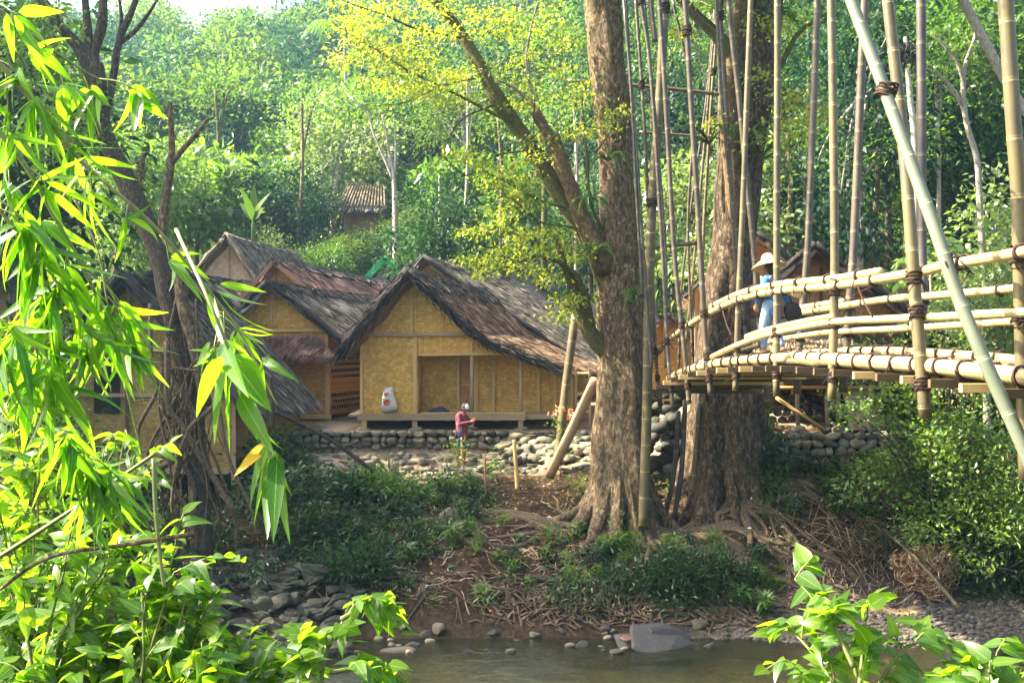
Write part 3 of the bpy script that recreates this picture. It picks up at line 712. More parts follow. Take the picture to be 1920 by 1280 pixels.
# houses behind
r, R = gable_house('thatched_house', 'hazy grey-roofed house with a pale gable, farthest of the left cluster', (-13.0, 50, 4.7), (1.5, 8.5, -.25), (-2.0, 0, -2.35), (1.9, 0, -2.9), WEAVE_W, TH_G, -1.2, wall=(.35, .45), seed=100, dens=.35, cap=.5, sw=.03, capmat=TH_G)
r, R = gable_house('thatched_house', 'reddish thatch roof with dark ridge between the hazy gable and the skirt-roofed house', (-9.12, 42, 2.97), (3.4, 9.6, -.35), (-1.5, 0, -1.75), (2.7, 0, -2.2), WEAVE, TH_R, -2.0, wall=(.35, .4), seed=120, dens=.4, cap=.5, sw=.025, edge=False)
m = MB()
for e in (A(-1.5, 0, -1.75), A(2.7, 0, -2.2)): m.beam(A(-9.12, 41.9, 2.88) - R, A(-9.12, 41.9, 2.88) - R + e, .05, .16)
m.build('barge_board', WOOD_R, r)
gable_house('thatched_house', 'low grey thatch roof showing between the tangled tree and the skirt-roofed house', (-12.3, 38.2, 2.4), (1.3, 8, -.1), (-3, 0, -2.4), (2.9, 0, -2.3), WEAVE_D, TH_G, -2.6, seed=140, dens=.45, cap=.4, sw=.022)
gable_house('thatched_house', 'grey thatch roof at far left half hidden behind bamboo leaves', (-15.8, 34, 2.0), (2.2, 8, -.2), (-2.8, 0, -2.6), (3.4, 0, -3.0), WEAVE_D, TH_G, -2.8, seed=160, dens=.45, cap=.4, sw=.022)
gable_house('thatched_house', 'dull thatch roof corner at the left picture edge below the bamboo', (-16.3, 29, .1), (.6, 7, -.1), (-2.8, 0, -2.4), (3.0, 0, -2.5), WEAVE_D, TH_G, -3.3, seed=165, dens=.45, cap=.4, sw=.022)
# small house with green barge boards
GREEN = plain_mat('green_paint', (.02, .30, .10), .5, .2)
r, R = gable_house('small_house', 'little white-gabled house with bright green barge boards behind the reddish roof', (-6.45, 56, 4.15), (1.7, 5, -.1), (-1.35, 0, -1.5), (1.35, 0, -1.5), plain_mat('lime_wash', (.55, .55, .5), .8, .3), TH_G, -1.0, wall=(.22, .22), seed=180, dens=.3, cap=0, edge=False, sw=.03, centre=False)
m = MB()
for e in (A(-1.35, 0, -1.5), A(1.35, 0, -1.5)): m.beam(A(-6.45, 55.9, 4.06) - R, A(-6.45, 55.9, 4.06) - R + e, .06, .32)
m.build('barge_board', GREEN, r)
# white-walled house behind the main tree
r, R = gable_house('thatched_house', 'white-walled house with brown eave board behind the forked branch of the big tree', (-.13, 53, 3.75), (4.6, 8, .05), (-1.9, 0, -2.0), (3.6, 0, -3.1), WEAVE_W, TH_G, -1.2, wall=(.3, .5), seed=200, dens=.4, cap=.45, sw=.024)
m = MB(); m.beam(A(.7, 52.9, 1.68) - R, A(3.7, 52.9, 1.68) - R, .12, .15)
m.prism([A(.2, 52.95, -1.5) - R, A(5.0, 52.95, -1.5) - R, A(5.0, 52.95, 1.6) - R, A(.2, 52.95, 1.6) - R], A(0, .05, 0)); m.build('annex_wall', WEAVE_W, r)
# huts up on the hillside
def hill_hut(label, x0, x1, d, zt, zb, seed, mat, ribs):
    root = thing('hill_hut', label, 'hut', ((x0 + x1) / 2, d, zb - 1.6)); R = np.asarray(root.location); m = MB()
    r0, r1 = A(x0 + .5, d + 1.7, zt) - R, A(x1 - .3, d + 1.7, zt - .15) - R
    e0, e1 = A(x0, d, zb) - R, A(x1, d, zb) - R
    slab(m, r0, r1, e1, e0, .18, .05, 900, 260, seed, sw=.035, slen=.6)
    b0, b1 = A(x0, d + 3.4, zb) - R, A(x1, d + 3.4, zb) - R
    slab(m, r0, r1, b1, b0, .18, .05, 100, 60, seed + 1, sw=.035, slen=.6); roof = m.build('roof', mat, root)
    if ribs:
        m = MB()
        for t in np.linspace(.04, .96, 15): m.tube([r0 + (r1 - r0) * t + A(0, -.1, .2), e0 + (e1 - e0) * t + A(0, -.1, .12)], .05, 6)
        m.build('roof_batten', WOOD_G, roof)
    m = MB(); w = x1 - x0 - .8; m.box(A((x0 + x1) / 2, d + 1.8, zb - .9) - R, (w, 2.2, 2.1)); m.build('wall', WEAVE_B, root)
    for xx in (x0 + .5, x1 - .5):
        m = MB(); m.beam(A(xx, d + .5, zb - 2.6) - R, A(xx, d + .5, zb) - R, .16, .16, (0, 1, 0)); m.build('stilt', WOOD_G, root)
hill_hut('hut high on the hillside with slanting battens across its grey thatch', -10.6, -7.5, 66, 9.3, 7.75, 220, TH_G, True)
hill_hut('browner hut roof on the hillside just right of the battened one', -7.6, -5.7, 68, 9.5, 7.3, 230, TH_A, False)

# ------------------------------------------------------------------ house at the bridge end (right)
def bridge_house():
    Y = 29.0
    root = thing('stilt_house', 'brown bamboo house on tall stilts behind the bridge, pale straw skirt roof catching the sun', 'house', (8.0, Y, -2.45)); R = np.asarray(root.location)
    f = at(1527, 458, 28.4) - R
    le, re, sk = A(-2.25, 0, -1.85), A(3.9, 0, -2.75), A(1.2, 7, -.1)
    roof_pair(root, 'roof', TH_A, f, f + sk, f + le, f + le + sk, f + re, f + re + sk, .18, .9, 240, .5, None, .05, True, .016)
    def W(px, py, d=Y): return at(px, py, d) - R
    m = MB(); m.prism([W(1405, 590), W(1700, 620), W(1688, 592), W(1527, 476)], A(0, .05, 0)); m.build('gable', WEAVE_B, root)
    m = MB(); m.prism([W(1395, 712), W(1692, 712), W(1692, 610), W(1395, 590)], A(0, .06, 0)); m.build('front_wall', WEAVE_B, root)
    m = MB(); m.prism([W(1692, 712, Y + .05), W(1692, 612, Y + .05), W(1692, 612, Y + .05) + A(.9, 5, 0), W(1692, 712, Y + .05) + A(.9, 5, 0)], A(-.05, 0, 0)); m.build('side_wall', WEAVE_B, root)
    m = MB(); m.beam(W(1395, 592, Y - .06), W(1700, 616, Y - .06), .08, .10); m.beam(W(1540, 500, Y - .05), W(1540, 600, Y - .05), .07, .05, (0, 1, 0)); m.build('tie_beam', WOOD_D, root)
    m = MB(); slab(m, W(1385, 596, Y - .1), W(1592, 606, Y - .1), W(1600, 668, Y - 1.3), W(1375, 664, Y - 1.3), .10, 0, 2600, 700, 250, sw=.016); m.build('skirt_roof', TH_S, root)
    m = MB()
    for k, px in enumerate(np.linspace(1596, 1690, 12)): m.beam(W(px, 712, Y - .05), W(px, 622 + (k % 3) * 4, Y - .05), .10, .03, (0, 1, 0))
    m.build('plank_wall', WOOD_D, root)
    m = MB(); m.beam(W(1392, 716, Y - .12), W(1700, 716, Y - .12), .11, .14); m.build('floor_beam', WOOD_D, root)
    m = MB(); m.tube([W(1392, 727, Y - .3), W(1540, 726, Y - .3), W(1700, 728, Y - .3)], .05, 8); m.build('floor_pole', wood_mat('orange_bamboo', (.45, .22, .06), (.55, .30, .1)), root)
    m = MB(); m.box(W(1545, 708, Y + 2.6), (4.2, 5.0, .08)); m.build('floor', WOOD_D, root)
    for px, dy in ((1440, -.1), (1497, -.1), (1552, -.1), (1573, -.25), (1640, -.1), (1692, 0), (1420, 2.2), (1520, 2.4), (1600, 2.3)):
        m = MB(); b = W(px, 803, Y + dy); m.tube([b, W(px - 2, 750, Y + dy), W(px, 720, Y + dy)], .06, 8); st = m.build('stilt', WOOD_G, root)
        m = MB(); m.blob(b + A(0, 0, -.02), (.2, .17, .1), px, .1, 10, 7); m.build('foot_stone', STONE, st)
    m = MB(); m.tube([W(1455, 745, Y - .2), W(1547, 806, Y - .2)], .045, 8); m.tube([W(1372, 775, Y - .2), W(1432, 733, Y - .2)], .04, 8); m.build('brace', WOOD, root)
bridge_house()
g = np.random.default_rng(260)
for k, px in enumerate(np.linspace(1592, 1676, 11)):
    b = at(px + 6, 806, 28.6); t = at(px + g.uniform(-22, 2), g.uniform(712, 742), 28.85)
    m = MB(); m.beam((0, 0, 0), t - b, g.uniform(.12, .2), .03, (0, 1, 0)); o = m.build('plank', WOOD_R if k in (1, 2) else WOOD_G, loc=b)
    tag(o, 'reddish split board leaning under the bridge-end house' if k in (1, 2) else 'grey weathered board leaning in the row under the bridge-end house', 'plank', 'boards leaning under the stilt house')
gable_house('thatched_house', 'brown house with pointed thatch ridge seen between bamboo poles above the straw hat', (7.72, 34.5, 3.25), (1.2, 6.5, -.1), (-2.3, 0, -2.0), (2.6, 0, -2.0), WEAVE_B, TH_A, -2.3, seed=270, dens=.6, cap=.45, sw=.018)
gable_house('thatched_house', 'small low roof of orange straw between the trunk and the first bridge poles', (5.2, 37, .75), (.6, 4, 0), (-1.7, 0, -1.25), (1.6, 0, -1.2), WEAVE_D, TH_A, -2.4, seed=280, dens=.6, cap=.3, sw=.018)
# wooden rack right of the porch house
def rack():
    root = thing('wood_rack', 'open wooden rack with plank shelves beside the right end of the porch house', 'rack', at(1092, 806, 33.6)); R = np.asarray(root.location)
    for px in (1080, 1106):
        for dd in (33.4, 34.2):
            m = MB(); m.beam(at(px, 806, dd) - R, at(px, 690, dd) - R, .07, .07, (0, 1, 0)); m.build('post', WOOD_G, root)
    for py in (700, 737, 753, 770):
        m = MB(); m.box((at(1080, py, 33.8) + at(1106, py, 33.8)) / 2 - R, (.46, .8, .05)); m.build('shelf', WOOD, root)
rack()
# rice sack hanging on the wall
def sack():
    pts = [(722, 727), (735, 725), (737, 735), (745, 766), (718, 771), (716, 750), (718, 738)]
    n = 26; C = spline([A(x, y, 0) for x, y in pts + pts[:1]], n)[:-1]
    mid = C.mean(0); V = []; rings = [(1, 0), (1.0, .05), (.9, .10), (.62, .14), (.25, .155)]
    for r_, off in rings:
        for c in C: q = mid + (c - mid) * r_; p = at(q[0], q[1], 32.93 - off); V.append(p + A(0, -.02 * math.sin(q[1] * .6 + q[0] * .4), 0))
    V = np.array(V); nn = len(C); o0 = at(728, 770, 32.93); Q = []
    for k in range(len(rings) - 1):
        for j in range(nn): Q.append([k * nn + j, k * nn + (j + 1) % nn, (k + 1) * nn + (j + 1) % nn, (k + 1) * nn + j])
    T = [[len(V), (len(rings) - 1) * nn + j, (len(rings) - 1) * nn + (j + 1) % nn] for j in range(nn)]
    V = np.concatenate([V, [at(mid[0], mid[1], 32.93 - .16)]])
    root = MB().add(V - o0, Q, T).build('rice_sack', plain_mat('woven_plastic', (.62, .64, .58), .6, .25, 9), loc=o0)
    tag(root, 'white woven rice sack with a red oval mark hanging on the bamboo wall', 'sack')
    red = plain_mat('red_print', (.62, .09, .05), .6)
    for cx, cy_, a, b in ((725, 754, 7, 5), (724, 739, 5, 2.2)):
        m = MB(); th = np.linspace(0, 2 * np.pi, 21)[:-1]
        ring = np.array([at(cx + a * math.cos(t) * .96, cy_ + b * math.sin(t) - a * math.cos(t) * .25, 32.745) for t in th]) - o0
        c = at(cx, cy_, 32.74) - o0
        V = np.concatenate([ring, [c], ring + A(0, .09, 0)]); k = 20
        m.add(V, [[j, (j + 1) % k, k + 1 + (j + 1) % k, k + 1 + j] for j in range(k)], [[k, j, (j + 1) % k] for j in range(k)])
        m.build('red_mark', red, root)
sack()
m = MB(); P = spline([at(800, 774, 33.4), at(815, 770, 33.4), at(830, 768.5, 33.4), at(843, 773, 33.4)], 10); m.tube(P, spl([.03, .09, .10, .03], 10), 8)
m.tube(spline([at(812, 772.5, 33.3), at(825, 771, 33.3), at(838, 773, 33.3)], 8), spl([.02, .06, .03], 8), 8)
tag(m.build('cloth_bundle', plain_mat('navy_cloth', (.04, .05, .11), .9)), 'crumpled dark blue cloth lying on the porch floor', 'cloth')
# ================================================================== TREES AND PLANTS
BARK = bark_mat('grey_bark', (.030, .022, .013), (.145, .102, .058), (.42, .32, .19), (.07, .068, .02), 1.0, .56)
BARK2 = bark_mat('dark_fluted_bark', (.016, .012, .009), (.085, .060, .038), (.30, .22, .14), (.05, .045, .02), .9, .58)
BARK_O = bark_mat('ochre_bark', (.05, .035, .02), (.17, .115, .06), (.33, .23, .125), (.05, .045, .02), 1.3, .58)
BARK_P = bark_mat('pale_bark', (.20, .17, .13), (.38, .34, .28), (.6, .56, .48), None, 1.5)
BARK_D = bark_mat('dark_bark', (.02, .016, .012), (.075, .058, .042), (.19, .15, .11), (.05, .06, .025), 2.0, .58)
MOSSB = bark_mat('mossy_bark', (.03, .026, .012), (.10, .085, .035), (.22, .19, .09), (.085, .10, .022), 2.0, .46)
ROOTM = bark_mat('root_bark', (.04, .028, .017), (.14, .10, .062), (.30, .225, .145), (.05, .055, .02), 2.5, .62)
LF = dict(
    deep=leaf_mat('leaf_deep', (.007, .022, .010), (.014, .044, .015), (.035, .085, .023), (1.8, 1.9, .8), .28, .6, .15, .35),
    mid=leaf_mat('leaf_mid', (.030, .075, .015), (.055, .125, .022), (.10, .19, .035), (2.4, 2.2, .7), .42, .42, .5, .35),
    lime=leaf_mat('leaf_lime', (.035, .072, .015), (.072, .125, .020), (.15, .21, .034), (1.6, 1.75, .65), .40, .6, .15, .5),
    yellow=leaf_mat('leaf_yellow', (.15, .21, .025), (.23, .28, .04), (.31, .33, .06), (1.9, 1.8, .6), .5, .5, .35, .1),
    teal=leaf_mat('leaf_teal', (.007, .028, .018), (.014, .047, .027), (.034, .082, .040), (1.9, 2.0, 1.0), .32, .55, .2, .35),  # blue-green tone takes slope shade and blue haze into the leaf colour
    pale=leaf_mat('leaf_pale', (.07, .12, .045), (.11, .17, .06), (.17, .23, .09), (2.0, 2.0, .8), .4, .33, .7, .3),
    bush=leaf_mat('leaf_bush', (.05, .11, .018), (.10, .18, .025), (.19, .27, .05), (2.1, 2.0, .7), .42, .30, .8, .1),
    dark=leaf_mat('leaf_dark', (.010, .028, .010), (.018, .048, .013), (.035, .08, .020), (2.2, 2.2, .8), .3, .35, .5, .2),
)
def clumps(g, R, n, fill=2.2):
    d = unit(g.normal(size=(n, 3))); r = g.random((n, 1)) ** (1 / fill)
    return d * r * np.asarray(R)
def put_leaves(m, g, C, cr, n, L, W, flat=.65, down=.25, nseg=0, out=.8, centre=None):
    C = np.asarray(C, float); cr = np.broadcast_to(np.asarray(cr, float), (len(C),))
    i = g.integers(0, len(C), n); q = g.normal(size=(n, 3)) * .5; q[:, 2] *= flat
    P = C[i] + q * cr[i][:, None]
    c0 = C.mean(0) if centre is None else centre
    D = unit(P - c0) * out + g.normal(size=(n, 3)) * .75 + unit(q) * .4; D[:, 2] -= down
    N = g.normal(size=(n, 3)) * .55 + A(0, 0, 1)
    m.leaves(P, D, N, L * g.uniform(.6, 1.3, n), W * g.uniform(.7, 1.25, n), nseg, .18, .2)
    return m
def limb(m, a, b, r0, r1, g, n=9, seg=6, bow=.12, w=.06):
    a, b = np.asarray(a, float), np.asarray(b, float); t = np.linspace(0, 1, n)[:, None]
    P = a + (b - a) * t; ln = np.linalg.norm(b - a)
    P = P + A(0, 0, 1) * bow * ln * np.sin(np.pi * t) * .5 + w * ln * np.stack([wob(P, 1.3), wob(P + 4, 1.3), .5 * wob(P + 8, 1.3)], 1) * np.sin(np.pi * t)
    m.tube(P, np.linspace(r0, r1, n), seg)

# ------------------------------------------------------------------ hill tree prototypes (trunk mesh, crown mesh)
def proto_tree(seed, H, R, n_cl, n_leaf, L, W, cr, lean=.3, trunk_r=.14, low=.45, flat=.65, fill=2.2):
    g = np.random.default_rng(seed); c = A(g.normal(0, lean), g.normal(0, lean), H - R[2])
    C = clumps(g, R, n_cl, fill) + c
    mt = MB(); P = spline([A(0, 0, -.6), A(c[0] * .3 + g.normal(0, .1), c[1] * .3, H * .3), A(c[0] * .8, c[1] * .8, H * .62), c + A(0, 0, R[2] * .3)], 12)
    mt.tube(P, spl([trunk_r * 1.3, trunk_r, trunk_r * .8, trunk_r * .35], 12), 7)
    for k in range(min(n_cl, 11)):
        b = C[k]; s = P[int(len(P) * np.clip(low + .4 * g.random(), 0, .95))]; limb(mt, s, b, trunk_r * .45, trunk_r * .1, g, 7, 5)
    mc = put_leaves(MB(), g, C, cr * g.uniform(.7, 1.3, n_cl), n_leaf, L, W, flat, centre=c - A(0, 0, R[2] * .3))
    return mt, mc
def proto_bamboo(seed, n, H, nl):
    g = np.random.default_rng(seed); mt, mc = MB(), MB(); C = []
    for k in range(n):
        a = g.uniform(0, 6.28); b = A(math.cos(a), math.sin(a), 0) * g.uniform(.1, .7); o = unit(b + g.normal(0, .3, 3) * A(1, 1, 0))
        h = H * g.uniform(.75, 1.1); P = spline([b, b + o * h * .06 + A(0, 0, h * .5), b + o * h * .2 + A(0, 0, h * .85), b + o * h * .42 + A(0, 0, h * .95)], 12)
        mt.tube(P, spl([.05, .045, .03, .008], 12), 5)
        C += [P[j] + g.normal(0, .25, 3) for j in range(5, 12) for _ in range(2)]
    C = np.array(C); i = g.integers(0, len(C), nl); P = C[i] + g.normal(0, .3, (nl, 3))
    D = g.normal(size=(nl, 3)) * .6 + A(0, 0, -.7); mc.leaves(P, D, g.normal(size=(nl, 3)) + A(0, 0, .6), .34 * g.uniform(.6, 1.2, nl), .06, 0, .2, .15)
    return mt, mc
def frond(m, base, d, L, g, nl=26, lw=.035, ll=.5, sagf=.55):
    d = unit(d); P = spline([base, base + d * L * .4 + A(0, 0, L * .10), base + d * L * .75 - A(0, 0, L * .05 * sagf), base + d * L - A(0, 0, L * sagf * .55)], 14)
    m.tube(P, spl([.03, .018, .006], 14), 4)
    t = np.linspace(.12, .99, nl); i = (t * 13).astype(int); Pp = np.array([P[j] + (P[min(j + 1, 13)] - P[j]) * (tt * 13 - j) for j, tt in zip(i, t)])
    T = unit(np.gradient(P, axis=0))[i]; S = unit(np.cross(T, A(0, 0, 1)))
    for sg in (-1, 1):
        D = S * sg + T * .65 - A(0, 0, .35); N = np.cross(T, S) * -1
        m.leaves(Pp, D + g.normal(0, .08, D.shape), np.broadcast_to(A(0, 0, 1), D.shape), ll * np.sin(np.pi * (.15 + .75 * t)) ** .7, lw, 3, .3, .15)
def proto_palm(seed, H, n, L):
    g = np.random.default_rng(seed); mt, mc = MB(), MB(); top = A(g.normal(0, .25), g.normal(0, .2), H)
    mt.tube(spline([A(0, 0, -.5), top * A(.4, .4, .5), top], 10), spl([.10, .075, .06], 10), 8)
    for k in range(n):
        a = 6.283 * k / n + g.normal(0, .2); e = g.uniform(.1, 1.2); frond(mc, top, A(math.cos(a), math.sin(a), e), L * g.uniform(.8, 1.1), g)
    return mt, mc

SPEC = {}
def reg(key, desc, leaf, barkm, protos, cat='tree', nm='hill_tree'):
    SPEC[key] = (desc, [(a.mesh(nm + '_trunk', barkm), b.mesh(nm + '_crown', LF[leaf])) for a, b in protos], cat, nm)
reg('deep', 'dense dark green tree', 'deep', BARK_D, [proto_tree(s, 8.5, (2.6, 2.6, 3.2), 44, 5200, .30, .15, 1.25) for s in (1, 2)])
reg('mid', 'rounded mid-green tree', 'mid', BARK, [proto_tree(s, 7.5, (2.7, 2.7, 2.5), 40, 5000, .27, .13, 1.2) for s in (3, 4)])
reg('lime', 'airy yellow-green tree', 'lime', BARK_P, [proto_tree(s, 9.0, (3.0, 3.0, 2.4), 34, 4200, .20, .10, 1.15, .6, .12, .4, .5) for s in (5, 6)])
reg('teal', 'tall glossy blue-green tree', 'teal', BARK_P, [proto_tree(s, 10.5, (2.2, 2.2, 4.0), 46, 5200, .26, .12, 1.15) for s in (7, 8)])
reg('broad', 'tree with large drooping leaves', 'mid', BARK, [proto_tree(s, 7.0, (2.3, 2.3, 2.2), 26, 1300, .62, .30, 1.1) for s in (21, 22)])
reg('pale', 'pale silvery-green tree', 'pale', BARK_P, [proto_tree(s, 7.0, (2.4, 2.4, 2.6), 30, 3800, .24, .13, 1.1) for s in (9,)])
reg('bamboo', 'feathery clump of tall thin bamboo', 'mid', bamboo_mat('thin_culm', (.07, .08, .03), (.12, .12, .05), (.03, .03, .015)), [proto_bamboo(s, 16, 9.5, 4200) for s in (10, 11)], 'bamboo', 'bamboo_clump')
reg('palm', 'slender palm with arching fronds', 'mid', BARK_P, [proto_palm(12, 7.5, 13, 2.3)], 'palm', 'palm_tree')

ZONE = [(330, 'above the bare limbs at left'), (600, 'above the hazy grey-roofed house'), (830, 'round the hillside huts'), (1100, 'behind the mossy forked branch'),
        (1340, 'right behind the big trunk'), (1640, 'behind the bamboo poles'), (9999, 'behind the slanting green pole')]
def plant(key, x, y, s, rz, variant=0, label=None, group=None, sz=1.0):
    desc, pr, cat, nm = SPEC[key]; tm, cm = pr[variant % len(pr)]
    px = 960 + x / y * F
    if label is None:
        zone = next(t for a, t in ZONE if px < a)
        tier = 'low on the hill' if y < 54 else 'halfway up the hill' if y < 66 else 'high on the hill'
        label = f'{desc} {tier} {zone}'; group = 'forest trees on the hillside'
    r = thing(nm, label, cat, (x, y, gz(x, y)), rz, group); r.scale = (s, s, s * sz)
    link(bpy.data.objects.new('trunk', tm), r); link(bpy.data.objects.new('crown', cm), r)
    return r

g = np.random.default_rng(101); pts = []
tries = 0
while len(pts) < 118 and tries < 20000:
    tries += 1
    y = 43 + 37 * g.random() ** .9; a = g.uniform(-.53, .53); x = a * y
    y0 = 51 - min(max(x, 0), 15) * .95
    if y < y0 + 1.5 or (x < 6 and y < 51.5): continue
    if any((x - p[0]) ** 2 + (y - p[1]) ** 2 < (3.3 + .02 * y) ** 2 for p in pts): continue
    if 52.5 < y < 67 and 560 < 960 + x / y * F < 800: continue        # keep the huts clear
    pts.append((x, y))
for k, (x, y) in enumerate(pts):
    px = 960 + x / y * F
    w = {'deep': 2, 'mid': 2.5, 'lime': 1.5, 'teal': 2, 'pale': .8, 'bamboo': .7, 'palm': .4, 'broad': 1.8}
    if px < 620: w.update(lime=3.6, pale=2.0, deep=1.6, teal=2.2, mid=2, bamboo=.5)
    elif px < 1100: w.update(lime=2.2, teal=2.6)
    else: w.update(deep=7, teal=3, bamboo=1.2, lime=.35, palm=.9, pale=.4)
    ks = list(w); p = np.array([w[q] for q in ks]); key = ks[g.choice(len(ks), p=p / p.sum())]
    plant(key, x, y, float(np.exp(g.normal(-.04, .26))), g.uniform(0, 6.28), int(g.integers(2)), sz=g.uniform(.9, 1.25))

for k, (px, y, key, s_) in enumerate(((610, 60, 'mid', .55), (650, 61, 'lime', .5), (690, 62, 'mid', .58), (735, 61.5, 'teal', .45), (775, 63, 'lime', .6), (800, 60, 'mid', .6), (585, 62, 'teal', .6))):
    plant(key, (px - 960) / F * y, y, s_, k * 1.7, k, f'low bushy {key if key != "mid" else "green"} growth crowding the foot of the hillside huts', 'low growth round the hillside huts')
# far forest on the upper slopes reads as one mass
def far_forest():
    g = np.random.default_rng(102)
    for key, leaf, cnt in (('lime', 'lime', 95), ('mid', 'mid', 130), ('teal', 'teal', 190)):  # many blue-green crowns, so haze is partly painted into the far slopes
        m = MB(); k = 0; pr = [proto_tree(200 + j + len(key), 8.5, (3.2, 3.2, 3.2), 26, 1250, .52, .26, 1.5) for j in range(3)]
        while k < cnt:
            y = 76 + 84 * g.random(); x = g.uniform(-.56, .56) * y
            if key == 'lime' and x > 0 and g.random() < .9: continue
            k += 1
            mt, mc = pr[int(g.integers(3))]; s = g.uniform(.8, 1.35); a = g.uniform(0, 6.28); c_, s_ = math.cos(a), math.sin(a)
            Rm = np.array([[c_, s_, 0], [-s_, c_, 0], [0, 0, 1]]) * s; off = A(x, y, gz(x, y))
            V = np.concatenate(mc.V) @ Rm + off; m.add(V, np.concatenate(mc.Q))
        tag(m.build('far_forest', LF[leaf], smooth=False), kind='stuff')
far_forest()
def undergrowth(name, n, fx, leaf, L, W, seed, hgt, cl):
    g = np.random.default_rng(seed); C = []
    while len(C) < cl:
        p = fx(g)
        if p is not None: C.append((p[0], p[1], gz(p[0], p[1]) + hgt * g.random()))
    m = put_leaves(MB(), g, np.array(C), L * 4.2, n, L, W, .6, .1, out=.0)
    return tag(m.build(name, LF[leaf], smooth=False), kind='stuff')
def hillspot(y0a, y1a, lo=-.55, hi=.55):
    def f(g):
        y = g.uniform(y0a, y1a); x = g.uniform(lo, hi) * y
        return (x, y) if y > 50 - min(max(x, 0), 15) * .95 else None
    return f
undergrowth('hillside_undergrowth', 26000, hillspot(40, 70), 'mid', .30, .15, 103, .9, 900)
undergrowth('hillside_undergrowth', 16000, hillspot(45, 80, -.5, .1), 'lime', .32, .15, 104, 1.2, 500)
undergrowth('hillside_undergrowth', 16000, hillspot(38, 70, -.05, .55), 'deep', .30, .15, 105, 1.4, 500)

# ------------------------------------------------------------------ named trees on the slope
def pole_tree(name, label, pts, r, d, bk, forks=(), leaf=None, cat='tree'):
    P = spline([at(x, y, d) for x, y in pts], 18); b = P[0].copy(); b[2] = min(b[2], gz(b[0], b[1])) ; root = thing(name, label, cat, b)
    P = np.concatenate([[b], P]); m = MB(); m.tube(P - b, np.linspace(r, r * .55, len(P)), 8)
    for f in forks: m.tube(spline([at(x, y, d) for x, y in f], 12) - b, np.linspace(r * .6, r * .2, 12), 6)
    m.build('trunk', bk, root)
    if leaf:
        C = np.array([at(x, y, d + .3 * math.sin(x)) for x, y in leaf[1]]) - b
        put_leaves(MB(), np.random.default_rng(int(pts[0][0])), C, leaf[2], leaf[3], leaf[4], leaf[5], .6).build('crown', LF[leaf[0]], root, smooth=False)
    return root
pole_tree('slim_tree', 'slim white-barked tree with forked limbs standing right behind the ridge of the porch house', [(742, 500), (741, 400), (738, 330), (730, 290)], .17, 57, BARK_P,
          [[(738, 340), (722, 300), (700, 250), (690, 215), (650, 175)], [(740, 330), (742, 270), (738, 220)], [(732, 320), (726, 260), (716, 215)]],
          ('lime', [(690, 210), (650, 180), (738, 225), (716, 215), (700, 190)], 1.6, 420, .22, .12))
pole_tree('slim_tree', 'thick grey trunk rising behind the battened hillside hut', [(692, 350), (691, 290), (692, 235)], .28, 70, BARK)
pole_tree('slim_tree', 'thin pale trunk standing alone on the slope right of the hillside huts', [(826, 470), (825, 400), (824, 330)], .12, 60, BARK_P)
pole_tree('slim_tree', 'pale forked sapling with yellowish limbs in front of the silvery foliage at right', [(1845, 520), (1838, 400), (1832, 300), (1812, 230), (1806, 150), (1812, 115)], .11, 31, BARK_P,
          [[(1808, 150), (1790, 110), (1765, 80), (1745, 60)], [(1812, 115), (1828, 70), (1830, 30), (1815, 0)], [(1806, 200), (1785, 165), (1758, 140), (1738, 128)], [(1812, 230), (1800, 190), (1770, 160)]],
          ('mid', [(1830, 60), (1745, 60), (1740, 128), (1815, 100), (1818, 10)], .8, 260, .17, .08))
for k, (x0, y0, x1, y1, d) in enumerate(((1080, 470, 1075, 180, 52), (1132, 420, 1128, 60, 50), (1215, 470, 1222, 120, 47), (1262, 430, 1256, 90, 50), (1480, 440, 1476, 250, 44), (1510, 420, 1516, 40, 46), (1590, 440, 1584, 120, 45), (1640, 440, 1648, 60, 44), (1700, 470, 1704, 260, 42), (1760, 420, 1752, 120, 43), (560, 440, 566, 190, 62), (410, 400, 404, 170, 66), (870, 440, 876, 150, 58), (940, 430, 934, 220, 56), (1020, 440, 1012, 230, 55))):
    t_ = pole_tree('slim_tree', f'thin {("pale", "grey", "mossy")[k % 3]} trunk {("low", "straight", "leaning")[k % 3 - (k > 7)]} among the leaves {next(t for a, t in ZONE if x0 < a)}', [(x0, y0), ((x0 + x1) / 2 + 4, (y0 + y1) / 2), (x1, y1)], .10 + .03 * (k % 3), d, (BARK_P, BARK, MOSSB)[k % 3], [[((x0 + x1) / 2, (y0 + y1) / 2), (x1 + 18, y1 + 20), (x1 + 34, y1 - 10)]], ('lime' if k % 2 else 'mid', [(x1, y1), (x1 + 30, y1 - 5), (x1 - 20, y1 + 20)], 1.5, 420, .22, .11)); t_['group'] = 'thin trunks on the hillside'
def nest_palm():
    b = at(1718, 330, 40); root = thing('palm_tree', 'slim palm trunk ending in a dark shaggy nest between the bamboo poles at right', 'palm', (b[0], 40, gz(b[0], 40))); R = np.asarray(root.location)
    m = MB(); m.tube(spline([A(0, 0, 0), at(1716, 300, 40) - R, at(1706, 180, 40) - R, at(1700, 95, 40) - R, at(1697, 70, 40) - R], 14), spl([.16, .12, .10, .07], 14), 8); m.build('trunk', BARK_P, root)
    g = np.random.default_rng(7); n = 700; c = at(1703, 106, 40) - R
    P = c + g.normal(size=(n, 3)) * .12; m = MB(); m.leaves(P, P - c + g.normal(size=(n, 3)) * .1, g.normal(size=(n, 3)), .34, .035, 0, .1, .1); m.build('nest', IJUK, root)
nest_palm()
